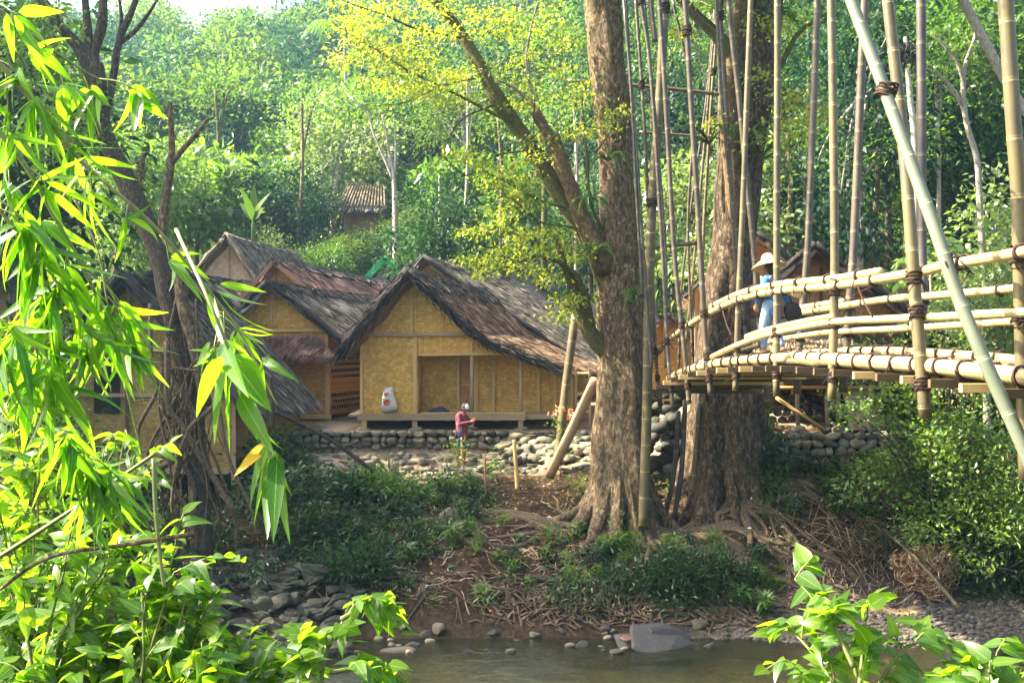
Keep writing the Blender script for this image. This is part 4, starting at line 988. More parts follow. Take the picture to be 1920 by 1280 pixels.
def leaning_palm():
    b = at(1965, 320, 26); root = thing('palm_tree', 'pale leaning palm trunk at top right, drooping fronds at its head', 'palm', (b[0], 26, gz(b[0], 26))); R = np.asarray(root.location)
    P = spline([A(.4, 0, 0), b - R, at(1900, 178, 26) - R, at(1850, 85, 26) - R, at(1800, -10, 26) - R, at(1775, -60, 26) - R], 26)
    m = MB(); m.tube(P, spl([.16, .13, .11, .10], 26), 10); m.build('trunk', BARK_P, root)
    g = np.random.default_rng(9); m = MB()
    for k in range(12):
        a = 6.28 * k / 12; frond(m, P[-1], A(math.cos(a), math.sin(a) * .8, g.uniform(-.3, .8)), 2.1, g, 34, .04, .5, 1.1)
    m.build('fronds', LF['pale'], root)
leaning_palm()
for k, (px, d, s, v) in enumerate(((1672, 33, .50, 'left of the stacked boards'), (1752, 35, .62, 'tallest of the clump'), (1770, 31, .42, 'under the slanting green pole'), (1850, 33, .5, 'nearest the right edge'))):
    x = (px - 960) / F * d; plant('palm', x, d, s, k * 1.3, 0, f'young palm with arching feathery fronds behind the bridge rails, {v}', 'young palms behind the bridge')
def banana(label, px, py, d, L, n, seed, mat='lime', up=1.6):
    b = at(px, py, d); g = np.random.default_rng(seed); root = thing('banana_plant', label, 'banana plant', b); m = MB()
    m.tube([A(0, 0, -1.6), A(0, 0, 0), A(.02, 0, .4)], [.12, .1, .06], 8); m.build('stem', LF['lime'], root)
    m = MB(); a = np.linspace(0, 6.28, n, endpoint=False) + g.normal(0, .3, n)
    D = np.stack([np.cos(a), np.sin(a), np.full(n, up)], 1); D[0] = A(.05, -.1, 3)
    m.leaves(np.tile(A(0, 0, .2), (n, 1)), D, np.tile(A(0, -.6, .8), (n, 1)), L * g.uniform(.8, 1.1, n), L * .26, 8, g.uniform(.1, .6, n) * np.where(np.arange(n) == 0, .2, 1), .12); m.build('leaves', LF[mat], root)
banana('banana plant holding up one pale upright leaf above the hazy grey roof', 475, 422, 56, 1.9, 6, 1)
banana('banana plant with broad sunlit leaves at the right edge behind the bridge deck', 1895, 640, 26, 1.3, 7, 3, 'lime', .9)
plant('pale', 11.9, 27.5, .62, 1.0, 0, 'shrubby tree with glinting silvery leaves at the right edge above the top rail', 'right edge trees')
plant('pale', 14.0, 31.0, 1.0, 2.0, 0, 'larger silvery-leaved tree behind the leaning palm trunk', 'right edge trees')
plant('lime', 13.2, 28.5, .5, 2.6, 1, 'small lime-green tree low at the right edge between the rails', 'right edge trees')

# ------------------------------------------------------------------ the big tree
def big_tree():
    d = 26.0; base = A(at(1166, 960, d)[0], d, -4.35); R = base
    root = thing('big_tree', 'huge forked tree with fluted brown trunk and buttress roots left of the bamboo poles', 'tree', base)
    def p(x, y, dd=d): return at(x, y, dd) - R
    n = 90; P = spline([p(1170, 1015), p(1168, 960), p(1165, 900), p(1163, 800), p(1164, 700), p(1165, 600), p(1163, 500), p(1160, 400), p(1155, 300), p(1146, 200), p(1136, 100), p(1128, 0), p(1120, -120), p(1110, -320), p(1085, -560)], n)
    rr = spl([1.0, .82, .66, .59, .56, .55, .53, .43, .405, .40, .42, .44, .42, .36, .2], n)
    def rf(a, t):
        q = max(0, 1 - t / .36); lob = .17 * q ** .7 * np.cos(5 * a + .7 + 1.2 * t) + .10 * q * np.cos(8 * a + 2.1)
        return 1 + lob + .035 * np.sin(3 * a + 9 * t) + .03 * np.cos(7 * a - 14 * t) + .02 * np.sin(13 * a + 22 * t)
    m = MB(); m.tube(P, rr, 64, rf); V = m.V[0]
    m.V[0] = V + .03 * np.stack([wob(V, 2.6), wob(V + 5, 2.6), 0 * V[:, 0]], 1) + .012 * np.stack([wob(V, 8), wob(V + 5, 8), 0 * V[:, 0]], 1)
    m.build('trunk', BARK, root)
    def br(name, pts, rads, mat, dd=(26, 25.6), n=34, seg=14):
        dv = np.linspace(dd[0], dd[1], len(pts)); Q = spline([at(x, y, q) - R for (x, y), q in zip(pts, dv)], n)
        Q = Q + .03 * np.stack([wob(Q, 1.6), wob(Q + 3, 1.6), wob(Q + 6, 1.6)], 1)
        m = MB(); m.tube(Q, spl(rads, n) * (1 + .08 * wob(Q, 4)), seg, lambda a, t: 1 + .07 * np.sin(3 * a + 15 * t) + .04 * np.sin(7 * a - 20 * t)); o = m.build(name, mat, root); return o, Q
    _, Qa = br('forked_branch', [(1150, 560), (1118, 470), (1085, 415), (1050, 360), (1012, 300), (975, 250), (945, 205), (918, 160), (888, 105), (858, 50), (815, -5), (760, -70), (690, -160)], [.34, .29, .25, .22, .20, .18, .17, .155, .145, .13, .12, .10, .05], MOSSB)
    br('broken_branch', [(1135, 510), (1105, 440), (1082, 385), (1060, 325), (1042, 270), (1034, 248)], [.26, .22, .18, .165, .15, .145], BARK_O, (25.8, 25.2), 22)
    br('broken_branch', [(1044, 285), (1020, 240), (1002, 209)], [.14, .12, .115], BARK_O, (25.4, 25.1), 10)
    _, Qb = br('low_branch', [(1140, 660), (1112, 632), (1090, 590), (1074, 545), (1060, 510), (1046, 470), (1042, 440)], [.26, .2, .16, .13, .10, .07, .04], MOSSB, (25.9, 25.2), 24, 10)
    br('low_branch', [(1108, 625), (1100, 575), (1088, 540), (1070, 510), (1010, 480), (960, 500), (905, 515)], [.12, .11, .09, .06, .045, .03, .012], MOSSB, (25.8, 24.8), 24, 8)
    for pts, r in (([(960, 230), (880, 190), (780, 140), (700, 90), (640, 55)], .04), ([(905, 140), (830, 160), (760, 190), (690, 200)], .025), ([(1000, 200), (985, 120), (995, 60), (1010, 0)], .05),
                   ([(1002, 205), (960, 165), (930, 150)], .05), ([(990, 280), (930, 290), (880, 330), (840, 300), (800, 270)], .03), ([(930, 195), (860, 230), (820, 300), (800, 320)], .03),
                   ([(1130, 430), (1110, 380), (1105, 300), (1095, 240), (1090, 170)], .04), ([(1105, 310), (1140, 250), (1160, 215)], .03), ([(870, 70), (780, 50), (700, 20), (640, 0)], .035),
                   ([(1060, 390), (990, 360), (930, 330), (850, 295)], .035), ([(1080, 430), (1010, 410), (950, 370), (900, 380)], .03), ([(1020, 330), (1000, 270), (1005, 160)], .03)):
        br('twig', pts, [r, r * .7, r * .25], BARK_P if pts[0][0] in (1000, 1002) else MOSSB, (25.6, 24.9), 16, 6)
    # yellow-green sprays along the branches
    g = np.random.default_rng(55)
    S1 = [(640, 60), (690, 40), (730, 90), (760, 120), (790, 60), (700, 110), (830, 150), (800, 170), (860, 185), (760, 170), (840, 60), (660, 10), (740, 20), (900, 30), (720, 150), (680, 80), (780, 100), (820, 20), (640, 110), (870, 140)]
    S2 = [(960, 30), (1000, 50), (985, 100), (1030, 30), (945, 130), (990, 160), (960, 60), (1050, 80), (970, 195), (1000, 260), (1010, 185), (1080, 190), (1095, 160), (1070, 250), (1100, 250), (1150, 210), (1140, 235), (930, 60), (1040, 130)]
    S3 = [(860, 295), (900, 310), (940, 330), (980, 340), (1000, 300), (960, 370), (920, 350), (1000, 380), (950, 400), (1010, 430), (970, 440), (930, 420), (1000, 470), (960, 470), (1030, 470), (920, 480), (900, 510), (880, 495), (950, 500), (990, 510), (1040, 440), (1060, 560), (1090, 560), (1050, 600), (1070, 480), (1100, 470), (890, 440), (1020, 520)]
    def spray(lst, leaf, n, L, W, cr, dd):
        C = np.array([at(x + g.normal(0, 8), y + g.normal(0, 6), dd + g.uniform(-.9, .9)) - R for x, y in lst for _ in range(4)])
        put_leaves(MB(), g, C, cr * .62, n, L, W, .32, .05, out=.1).build('foliage', LF[leaf], root, smooth=False)
    spray(S1, 'yellow', 3000, .115, .07, .85, 25.2); spray(S2, 'yellow', 1300, .11, .065, .72, 25.4); spray(S2, 'lime', 900, .11, .065, .72, 25.4); spray(S3, 'yellow', 2600, .11, .065, .66, 25.0); spray(S3, 'lime', 1500, .11, .065, .72, 25.2)
    # high crown above the picture
    C = clumps(g, (3.9, 3.8, 2.2), 40) + A(1.2, -.4, 16.2)
    put_leaves(MB(), g, C, 1.4, 5200, .34, .19, .55).build('crown', LF['lime'], root, smooth=False)
    m = MB()
    for k in range(12): limb(m, P[-14 + k], C[k], .14, .02, g, 8, 6)
    m.build('limb', BARK, root)
    fern = MB()
    for px, py in ((1105, 375), (1118, 470), (1140, 300), (1190, 560)):
        for k in range(9): frond(fern, p(px, py, 25.35), A(g.normal(), -.5 - g.random(), g.uniform(-.2, .9)), .55, g, 14, .035, .09, .9)
    fern.build('fern', LF['mid'], root)
    # surface roots running down the bank
    def root_line(x0, y0, x1, y1, r, wv, seed, n=26):
        g2 = np.random.default_rng(seed); t = np.linspace(0, 1, n); X = x0 + (x1 - x0) * t + wv * np.sin(t * g2.uniform(5, 9) + g2.uniform(0, 6)) * np.sin(np.pi * np.minimum(t * 1.3, 1)); Yy = y0 + (y1 - y0) * t + wv * .5 * np.sin(t * g2.uniform(5, 9))
        Z = ground_h(X, Yy) + r * .35 + .05 * np.sin(t * 11 + seed) * (1 - t) - r * 1.1 * t ** 3; Pp = np.stack([X, Yy, Z], 1) - R
        m = MB(); m.tube(Pp, r * np.linspace(1, .3, n) * (1 + .15 * wob(Pp, 5)), 8); m.build('root', ROOTM, root)
    for k in range(70):
        a = g.uniform(-2.9, .45); L = g.uniform(1.6, 6.6); x0 = R[0] + .7 * math.cos(a); y0 = d - .55 + .3 * math.sin(a)
        x1 = R[0] + L * math.cos(a) * 1.15; y1 = max(22.1, d - .6 - L * abs(math.sin(a)) * .62 + g.uniform(-.4, .9))
        if a < -2.2: y1 = g.uniform(24.2, 28.6); y0 += .4
        root_line(x0, y0, x1, y1, g.uniform(.035, .12), g.uniform(.15, .6), k)
    # buttresses
    for a, L, r in ((-2.75, 1.7, .24), (-2.25, 1.5, .22), (-1.75, 1.35, .24), (-1.3, 1.3, .22), (-.8, 1.4, .26), (-.3, 1.5, .22), (2.9, 1.8, .22)):
        t = np.linspace(0, 1, 18); X = R[0] + (.42 + L * t) * math.cos(a) * 1.0; Yy = d + (.42 + L * t) * math.sin(a)
        Z = ground_h(X, Yy) + 1.25 * (1 - t) ** 2.6 - .05; Pp = np.stack([X, Yy, Z], 1) - R; Pp = Pp + .06 * np.stack([wob(Pp, 2), wob(Pp + 4, 2), 0 * X], 1)
        m = MB(); m.tube(Pp, .8 * r * np.linspace(1.1, .4, 18) * (1 + .15 * wob(Pp, 5)), 14, lambda q, tt: 1 + .14 * np.sin(3 * q + 9 * tt) + .06 * np.sin(7 * q)); m.build('buttress', BARK, root)
    return root
big_tree()

def second_tree():
    d = 26.8; base = A(at(1356, 960, d)[0], d, -4.1); R = base
    root = thing('big_tree', 'second big tree with two rising stems standing among the bamboo poles behind the bridge', 'tree', base)
    def p(x, y, dd=d): return at(x, y, dd) - R
    n = 70; P = spline([p(1358, 1000), p(1362, 900), p(1362, 800), p(1358, 700), p(1365, 560), p(1378, 430), p(1388, 300), p(1408, 180), p(1425, 80), p(1436, -20), p(1450, -200), p(1470, -420)], n)
    rr = spl([1.3, .98, .82, .70, .56, .50, .54, .50, .43, .40, .34, .2], n)
    def rf(a, t):
        q = max(0, 1 - t / .42); return 1 + .22 * q ** .6 * np.cos(5 * a + 1.5 * t + .6) + .12 * q ** .6 * np.cos(9 * a + 2 + 2 * t) + .03 * np.sin(3 * a + 9 * t) + .03 * np.cos(7 * a - 14 * t)
    m = MB(); m.tube(P, rr, 56, rf); V = m.V[0]; m.V[0] = V + .03 * np.stack([wob(V, 2.6), wob(V + 5, 2.6), 0 * V[:, 0]], 1); m.build('trunk', BARK2, root)
    for pts, r0, r1, bk in (([(1384, 420), (1374, 300), (1366, 200), (1378, 90), (1396, -20), (1410, -160)], .27, .17, BARK_O), ([(1392, 150), (1365, 95), (1340, 62), (1300, 25), (1260, -20)], .2, .10, MOSSB), ([(1420, 200), (1470, 110), (1500, 60), (1560, 20)], .09, .03, MOSSB)):
        m = MB(); Q = spline([p(x, y, 26.5) for x, y in pts], 24); m.tube(Q, np.linspace(r0, r1, 24), 14, lambda a, t: 1 + .06 * np.sin(3 * a + 9 * t)); m.build('limb', bk, root)
    g = np.random.default_rng(66)
    C = np.array([p(x + g.normal(0, 10), y + g.normal(0, 10), 26.2 + g.uniform(-.6, .6)) for x, y in ((1440, 60), (1460, 40), (1410, 150), (1430, 170), (1400, 160), (1290, 60), (1310, 20), (1480, 200), (1510, 215), (1470, 230), (1500, 240), (1540, 230), (1450, 250), (1420, 250), (1350, 240), (1500, 190)) for _ in (0, 1)])
    put_leaves(MB(), g, C, .55, 1300, .13, .08, .45, .05, out=.1).build('foliage', LF['yellow'], root, smooth=False)
    fern = MB()
    for px, py in ((1425, 300), (1405, 255), (1330, 270), (1440, 40)):
        for k in range(8): frond(fern, p(px, py, 26.1), A(g.normal(), -.5, g.uniform(-.1, .8)), .75, g, 16, .04, .11, .9)
    fern.build('fern', LF['mid'], root)
    C = clumps(g, (4.6, 4, 2.0), 40) + A(1.5, 1, 15.5); put_leaves(MB(), g, C, 1.5, 6000, .34, .19, .55).build('crown', LF['mid'], root, smooth=False)
    for a, L, r in ((-2.6, 1.4, .22), (-2.0, 1.2, .22), (-1.5, 1.2, .24), (-1.0, 1.3, .22), (-.45, 1.6, .24), (.1, 1.7, .22)):
        t = np.linspace(0, 1, 18); X = R[0] + (.45 + L * t) * math.cos(a); Yy = d + (.45 + L * t) * math.sin(a)
        Z = ground_h(X, Yy) + 1.3 * (1 - t) ** 2.4 - .05; m = MB(); Pb = np.stack([X, Yy, Z], 1) - R; Pb = Pb + .05 * np.stack([wob(Pb, 2), wob(Pb + 4, 2), 0 * X], 1); m.tube(Pb, .8 * r * np.linspace(1.1, .4, 18) * (1 + .15 * wob(Pb, 5)), 14, lambda q, tt: 1 + .14 * np.sin(3 * q + 9 * tt) + .06 * np.sin(7 * q)); m.build('buttress', BARK2, root)
    for k in range(22):
        a = g.uniform(-2.6, .3); L = g.uniform(1.6, 5); t = np.linspace(0, 1, 22); X = R[0] + (.8 + L * t) * math.cos(a) + .25 * np.sin(t * 7 + k); Yy = np.maximum(d - .5 + (.3 + L * t) * math.sin(a) * .8, 22.8)
        r = g.uniform(.04, .10); m = MB(); m.tube(np.stack([X, Yy, ground_h(X, Yy) + r * .4], 1) - R, r * np.linspace(1, .3, 22), 7); m.build('root', ROOTM, root)
second_tree()

# ------------------------------------------------------------------ the tangled tree on the left
def left_tree():
    d = 23.5; base = A(at(375, 1020, d)[0], d, gz(at(375, 1020, d)[0], d)); R = base
    root = thing('strangler_tree', 'half-bare tree with lopped limbs and tangled hanging roots before the shaded house', 'tree', base)
    def p(x, y, dd=d): return at(x, y, dd) - R
    def br(name, pts, rads, mat=BARK_D, dd=d, n=26, seg=10):
        Q = spline([p(x, y, dd) for x, y in pts], n); Q = Q + .02 * np.stack([wob(Q, 2), wob(Q + 3, 2), wob(Q + 6, 2)], 1)
        m = MB(); m.tube(Q, spl(rads, n) * (1 + .10 * wob(Q, 4)), seg); return m.build(name, mat, root), Q
    br('trunk', [(380, 1060), (372, 900), (362, 790), (345, 680), (318, 570), (295, 470), (262, 395), (228, 325), (202, 260), (188, 200), (182, 150), (178, 120)], [.24, .22, .20, .20, .20, .20, .21, .21, .20, .19, .18, .17], BARK_D, n=60, seg=18)
    for pts, r in (([(180, 170), (150, 95), (110, 45), (72, -10), (40, -60)], [.15, .12, .11, .09]), ([(180, 150), (166, 90), (160, 20), (158, -60)], [.12, .09, .08, .06]), ([(182, 150), (176, 100), (190, 40), (196, -40)], [.12, .10, .10, .08]),
                   ([(200, 200), (212, 130), (224, 70), (242, 30), (262, -20)], [.09, .08, .07, .05]), ([(206, 160), (214, 100), (226, 40), (222, -20)], [.06, .05, .04, .02]), ([(222, 85), (250, 60), (275, 28), (300, -10)], [.05, .045, .035, .02]),
                   ([(195, 230), (160, 232), (115, 238)], [.07, .06, .02]), ([(200, 240), (160, 205), (118, 206)], [.05, .04, .02]),
                   ([(300, 480), (308, 390), (318, 320), (322, 260), (320, 195)], [.12, .10, .085, .07, .06]), ([(322, 305), (345, 278), (370, 250), (392, 222)], [.07, .06, .05, .035]), ([(258, 400), (258, 350), (266, 300), (277, 286)], [.08, .075, .06, .03]),
                   ([(268, 330), (276, 315)], [.03, .015]), ([(318, 262), (334, 250)], [.03, .012]), ([(368, 258), (380, 256)], [.02, .01])):
        br('branch', pts, r, BARK_D if pts[0][0] < 230 else BARK, n=20)
    br('lopped_trunk', [(388, 760), (372, 680), (352, 610), (342, 560), (343, 505)], [.13, .12, .12, .13, .18], BARK, 23.2)
    g = np.random.default_rng(88)
    for k in range(22):       # hanging roots
        x0 = g.uniform(300, 410); y0 = g.uniform(540, 760); x1 = np.clip(x0 + g.normal(12, 45), 235, 490); y1 = g.uniform(930, 1065); dd = 23.3 + g.uniform(-.55, .4)
        pts = [(x0, y0), (x0 + g.normal(0, 22), y0 + (y1 - y0) * .3), (x0 + (x1 - x0) * .5 + g.normal(0, 30), y0 + (y1 - y0) * .6), (x1 + g.normal(0, 12), y0 + (y1 - y0) * .85), (x1, y1)]
        r = g.choice([.015, .02, .03, .045]); br('hanging_root', pts, [r * .8, r, r * 1.1, r], ROOTM if k % 2 else BARK, dd, 24, 7)
    for pts, r in (([(280, 570), (283, 680), (295, 730), (262, 800), (262, 850)], .045), ([(312, 640), (316, 760), (345, 800), (390, 880), (440, 960)], .07), ([(300, 700), (330, 690), (390, 690), (440, 650), (480, 660)], .03),
                   ([(420, 640), (360, 680), (330, 740), (260, 750)], .022), ([(250, 900), (330, 860), (360, 800), (400, 760)], .07), ([(300, 880), (350, 960), (330, 1040)], .055), ([(410, 760), (430, 860), (470, 950), (480, 1000)], .04), ([(400, 560), (420, 620), (405, 700), (400, 780)], .05)):
        br('hanging_root', pts, [r, r, r * .8], ROOTM, 23.0, 28, 8)
    C = np.array([p(x + g.normal(0, 14), y + g.normal(0, 14), 23.6 + g.uniform(-.6, .6)) for x, y in ((60, 40), (90, 20), (40, 80), (20, 30), (110, 60), (120, 80), (90, 110), (60, 130), (110, 100), (30, 120), (150, 160), (140, 210), (170, 190), (120, 180), (110, 250), (150, 260), (80, 230), (90, 290), (60, 270)) for _ in range(2)])
    put_leaves(MB(), g, C, .62, 1900, .17, .09, .6, .3, 3, out=.2).build('crown', LF['mid'], root)
    C = clumps(g, (2.0, 2.0, 1.3), 20) + p(150, -160); put_leaves(MB(), g, C, 1.0, 900, .22, .12, .6).build('crown', LF['mid'], root)
left_tree()
# tall trees just outside the picture on the left, whose shade lies over the bank
for k, (x, y, s) in enumerate(((-17.5, 34.5, 1.75), (-21.0, 40.5, 1.9), (-19.5, 37.0, 1.35), (-24, 36, 1.8), (-13.8, 24.2, .95))):
    plant(('deep', 'mid', 'deep', 'mid', 'mid')[k], x, y, s, k * 1.1, k, ('tall dark tree standing outside the left edge beyond the grey thatch', 'very tall tree outside the left edge on the rising ground', 'dark rounded tree outside the left edge behind the tall dark one', 'farthest of the tall trees outside the left edge', 'small tree at the left edge on the river bank')[k], 'trees at the left edge')

def shade_tree():
    """unseen tree added out of view on the left; its flat crown is shaped to shade the bank"""
    b = A(-26, 26.5, gz(-26, 26.5)); g = np.random.default_rng(61); root = thing('shade_tree', 'unseen tall tree added beyond the left edge, flat crown shading the bank', 'tree', b)
    m = MB(); P = spline([A(0, 0, -.5), A(.2, 0, 7), A(1.2, 0, 13), A(3.5, 0, 17)], 20); m.tube(P, spl([.5, .36, .28, .16], 20), 12)
    C = clumps(g, (5.6, 4.2, 1.7), 80) + A(4.4, -1.0, 20.5); m2 = MB()
    for k in range(26): limb(m2, P[14 + k % 6], C[k], .10, .02, g, 9, 6)
    m.build('trunk', BARK, root); m2.build('limb', BARK, root)
    put_leaves(MB(), g, C, 1.5, 11500, .36, .2, .5).build('crown', LF['mid'], root, smooth=False)
shade_tree()  # out-of-view tree added to throw shade on the bank
# ------------------------------------------------------------------ shrubs
def shrub(name, label, c, R, leaf, n, L, W, n_cl, cr, seed, group=None, nseg=0, fill=2.0, stems=7, floor=True, flat=.7, stray=0):
    g = np.random.default_rng(seed); c = np.asarray(c, float); root = thing(name, label, 'shrub', c, 0, group)
    C = clumps(g, R, n_cl, fill) + A(0, 0, R[2] * .75)
    if stray: C[:stray] = unit(C[:stray] - A(0, 0, R[2] * .6)) * np.asarray(R) * 1.32 + A(0, 0, R[2] * .75)
    if floor: C[:, 2] = np.maximum(C[:, 2], .05 + g.random(n_cl) * .2)
    m = MB()
    for k in range(stems): limb(m, A(g.normal(0, .15), g.normal(0, .15), -.1), C[k], .035, .01, g, 8, 5)
    m.build('stem', BARK_D, root)
    put_leaves(MB(), g, C, cr, n, L, W, flat, .2, nseg, centre=A(0, 0, 0)).build('foliage', LF[leaf], root, smooth=False)
    return root
def on(px, d): x = (px - 960) / F * d; return (x, d, gz(x, d))
shrub('leafy_bush', 'big sunlit bush with small glinting leaves under the near end of the bridge', (9.45, 24.5, -3.75), (1.7, 1.2, 2.0), 'bush', 5600, .13, .075, 56, .46, 1, None, 0, 2.4, 16, stray=9)
shrub('leafy_bush', 'darker inner bush low down behind the sunlit bush at right', (10.0, 25.0, -4.4), (2.0, 1.1, 1.6), 'mid', 5200, .13, .075, 50, .62, 2)
shrub('leafy_bush', 'feathery bush hanging over the gravel shore at the right edge', (10.9, 23.8, -5.0), (1.7, .9, 1.15), 'bush', 4200, .14, .05, 46, .45, 3, stray=8)
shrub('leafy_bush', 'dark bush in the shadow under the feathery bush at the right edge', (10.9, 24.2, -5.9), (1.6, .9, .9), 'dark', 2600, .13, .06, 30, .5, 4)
shrub('leafy_bush', 'low green bush below the shaded house where the thatch ends', on(530, 27.3), (1.0, .8, 1.0), 'deep', 2600, .17, .09, 30, .5, 5)
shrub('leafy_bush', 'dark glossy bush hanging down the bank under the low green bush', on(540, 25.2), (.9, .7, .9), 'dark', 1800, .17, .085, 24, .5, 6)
shrub('leafy_bush', 'wide green bush on the bank edge below the flagstone path', on(740, 27.6), (1.7, .7, .55), 'mid', 2600, .18, .07, 34, .45, 7)
shrub('leafy_bush', 'smaller green bush left of the wide one on the bank edge', on(640, 27.2), (.9, .6, .5), 'deep', 1500, .17, .07, 20, .42, 8)
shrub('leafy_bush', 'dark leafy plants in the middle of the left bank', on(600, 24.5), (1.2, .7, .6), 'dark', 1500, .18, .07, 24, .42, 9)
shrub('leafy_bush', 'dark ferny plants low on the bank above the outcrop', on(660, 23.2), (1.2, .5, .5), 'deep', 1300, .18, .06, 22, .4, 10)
shrub('leafy_bush', 'dark climbing foliage at the foot of the second big tree', on(1445, 26.2), (.5, .4, .7), 'dark', 800, .14, .07, 16, .35, 11)
shrub('leafy_bush', 'bush of dark leaves below the big trunk near the water', on(1190, 23.2), (.8, .4, .3), 'dark', 600, .16, .07, 26, .4, 12)
shrub('leafy_bush', 'bush of long dark leaves on the bank below the second trunk', on(1340, 23.5), (.7, .4, .4), 'deep', 700, .17, .06, 28, .42, 13)
shrub('leafy_bush', 'ferny tufts at the water edge below the second trunk', on(1270, 22.9), (1.0, .4, .4), 'deep', 1100, .18, .04, 20, .35, 14)
shrub('leafy_bush', 'bright little sapling bush beside the right foot of the second trunk', on(1425, 27.2), (.28, .25, .8), 'mid', 260, .15, .08, 12, .25, 15)
shrub('leafy_bush', 'sunny shrub at far left beside the grey thatch', (-9.3, 20.6, -3.6), (1.2, 1.0, 2.3), 'lime', 4200, .15, .06, 44, .6, 16)
shrub('leafy_bush', 'dark undergrowth at far left below the shaded house', (-9.0, 22.3, -4.6), (1.9, .9, 1.6), 'deep', 3600, .17, .08, 40, .6, 17)
shrub('leafy_bush', 'shaded tangle of leaves at the foot of the hanging roots', on(330, 24.4), (1.6, .6, .8), 'dark', 1700, .16, .07, 24, .5, 18)
shrub('leafy_bush', 'ivy-like dark leaves behind the coconut husk heap', on(1720, 24.9), (.9, .5, .8), 'dark', 1300, .12, .06, 20, .4, 19)
for k, (x, y, R_, lf) in enumerate(((10.6, 28.6, (1.2, .8, 1.1), 'lime'), (12.3, 29.4, (1.4, .9, 1.3), 'mid'), (13.9, 30.4, (1.4, .9, 1.5), 'bush'))):
    shrub('leafy_bush', ('lime bush behind the slanting pole below the far rail', 'green bush behind the bridge deck at the right edge', 'taller bright bush at the right edge behind the near pole')[k], (x, y, gz(x, y) - .1), R_, lf, 2200, .16, .08, 30, .42, 40 + k, 'bushes behind the bridge')
def sapling(label, px, d, h, leaf, n, seed, L=.14, W=.07):
    c = A(*on(px, d)); g = np.random.default_rng(seed); root = thing('sapling', label, 'sapling', c); m = MB()
    P = spline([A(0, 0, -.05), A(.03, 0, h * .5), A(-.02, 0, h)], 8); m.tube(P, [.018, .017, .016, .014, .012, .01, .008, .006], 6); m.build('stem', BARK, root)
    C = np.array([P[j] + g.normal(0, .10, 3) for j in range(3, 8) for _ in range(2)]); put_leaves(MB(), g, C, .3, n, L, W, .6, .2, 3, centre=A(0, 0, h * .4)).build('foliage', LF[leaf], root)
    return root, c
sapling('lime sapling standing before the flagstones under the man', 868, 29.2, .85, 'lime', 90, 1)
sapling('small green sapling right of the first stake', 930, 29.0, .45, 'mid', 50, 2)
r, c = sapling('garden sapling with orange drooping flowers beside the slanting log', 1050, 29.6, 1.25, 'lime', 80, 3)
g = np.random.default_rng(4); m = MB()
C = np.array([at(x, y, 29.5) - c for x, y in ((1046, 775), (1040, 782), (1066, 778), (1070, 786), (1052, 770))])
i = g.integers(0, 5, 44); D = g.normal(size=(44, 3)) * .5 + A(0, 0, -1); m.leaves(C[i] + g.normal(0, .05, (44, 3)) + A(0, 0, .1), D, g.normal(size=(44, 3)), .14, .045, 3, .2, .2)
m.build('flowers', leaf_mat('orange_petal', (.55, .18, .09), (.66, .28, .15), (.75, .42, .26), (1.2, 1.2, 1.0), .4, .6, .2), r)
sapling('bright weed at the foot of the slanting log', 1085, 28.4, .5, 'lime', 60, 5)
for k, (px, d) in enumerate(((1340, 23.2), (1080, 23.0), (960, 23.1), (1160, 24.9), (1450, 25.9), (1580, 26.2))):
    sapling(('tuft of fresh green leaves over the sunken log', 'green plant in the litter left of the sunken log', 'olive plant among the dry leaves', 'shoots against the buttress roots', 'weeds at the root tangle below the right stone wall', 'weeds below the middle of the right stone wall')[k], px, d, .35, ('lime', 'mid', 'deep', 'mid', 'lime', 'lime')[k], 80, 20 + k, .15, .05)
# leafy tufts: one built, the rest copied
def tuft_mesh(seed, n, L, W):
    g = np.random.default_rng(seed); m = MB(); k = 5; B = np.concatenate([np.zeros((1, 3)), g.normal(0, .06, (k - 1, 3)) * A(1, 1, 0)]); i = g.integers(0, k, n); h = g.random(n)
    a = g.uniform(0, 6.28, n); D = np.stack([np.cos(a), np.sin(a), g.uniform(-.1, 1.2, n)], 1); P = B[i] + A(0, 0, 1) * (h * .32)[:, None] + D * .05
    m.leaves(P, D, np.stack([-np.cos(a) * .4, -np.sin(a) * .4, np.full(n, 1.0)], 1) + g.normal(0, .2, (n, 3)), L * g.uniform(.6, 1.2, n), W * g.uniform(.7, 1.2, n), 4, g.uniform(.15, .5, n), .12)
    for b in B: m.tube([b + A(0, 0, -.05), b + A(.02, 0, .2), b + A(.0, .02, .36)], [.008, .006, .003], 4)
    return m
TM = [tuft_mesh(1, 70, .20, .055).mesh('leafy_tuft', LF['mid']), tuft_mesh(2, 60, .24, .045).mesh('leafy_tuft', LF['bush']), tuft_mesh(3, 80, .17, .06).mesh('leafy_tuft', LF['deep'])]
g = np.random.default_rng(321)
for k in range(135):
    lo, hi, a, b, nm = ((1060, 1470, 22.7, 25.2, 'below the two big trunks'), (560, 900, 23.2, 28.6, 'on the left half of the bank'), (880, 1120, 22.6, 26.5, 'among the roots left of the big trunk'), (1430, 1650, 25.4, 26.9, 'under the sunlit stone wall'))[(0, 0, 1, 1, 1, 2, 3)[k % 7]]
    px, d = g.uniform(lo, hi), g.uniform(a, b); j = int(g.integers(3)); x = (px - 960) / F * d
    o = link(bpy.data.objects.new('leafy_tuft', TM[j])); s_ = g.uniform(.6, 1.35); o.location = (x, d, gz(x, d)); o.rotation_euler = (-.25, 0, g.uniform(0, 6.28)); o.scale = (s_, s_, s_)
    tag(o, f'{("green", "long-leaved light green", "dark green")[j]} leafy tuft growing {nm}', 'plant', 'leafy tufts on the bank')
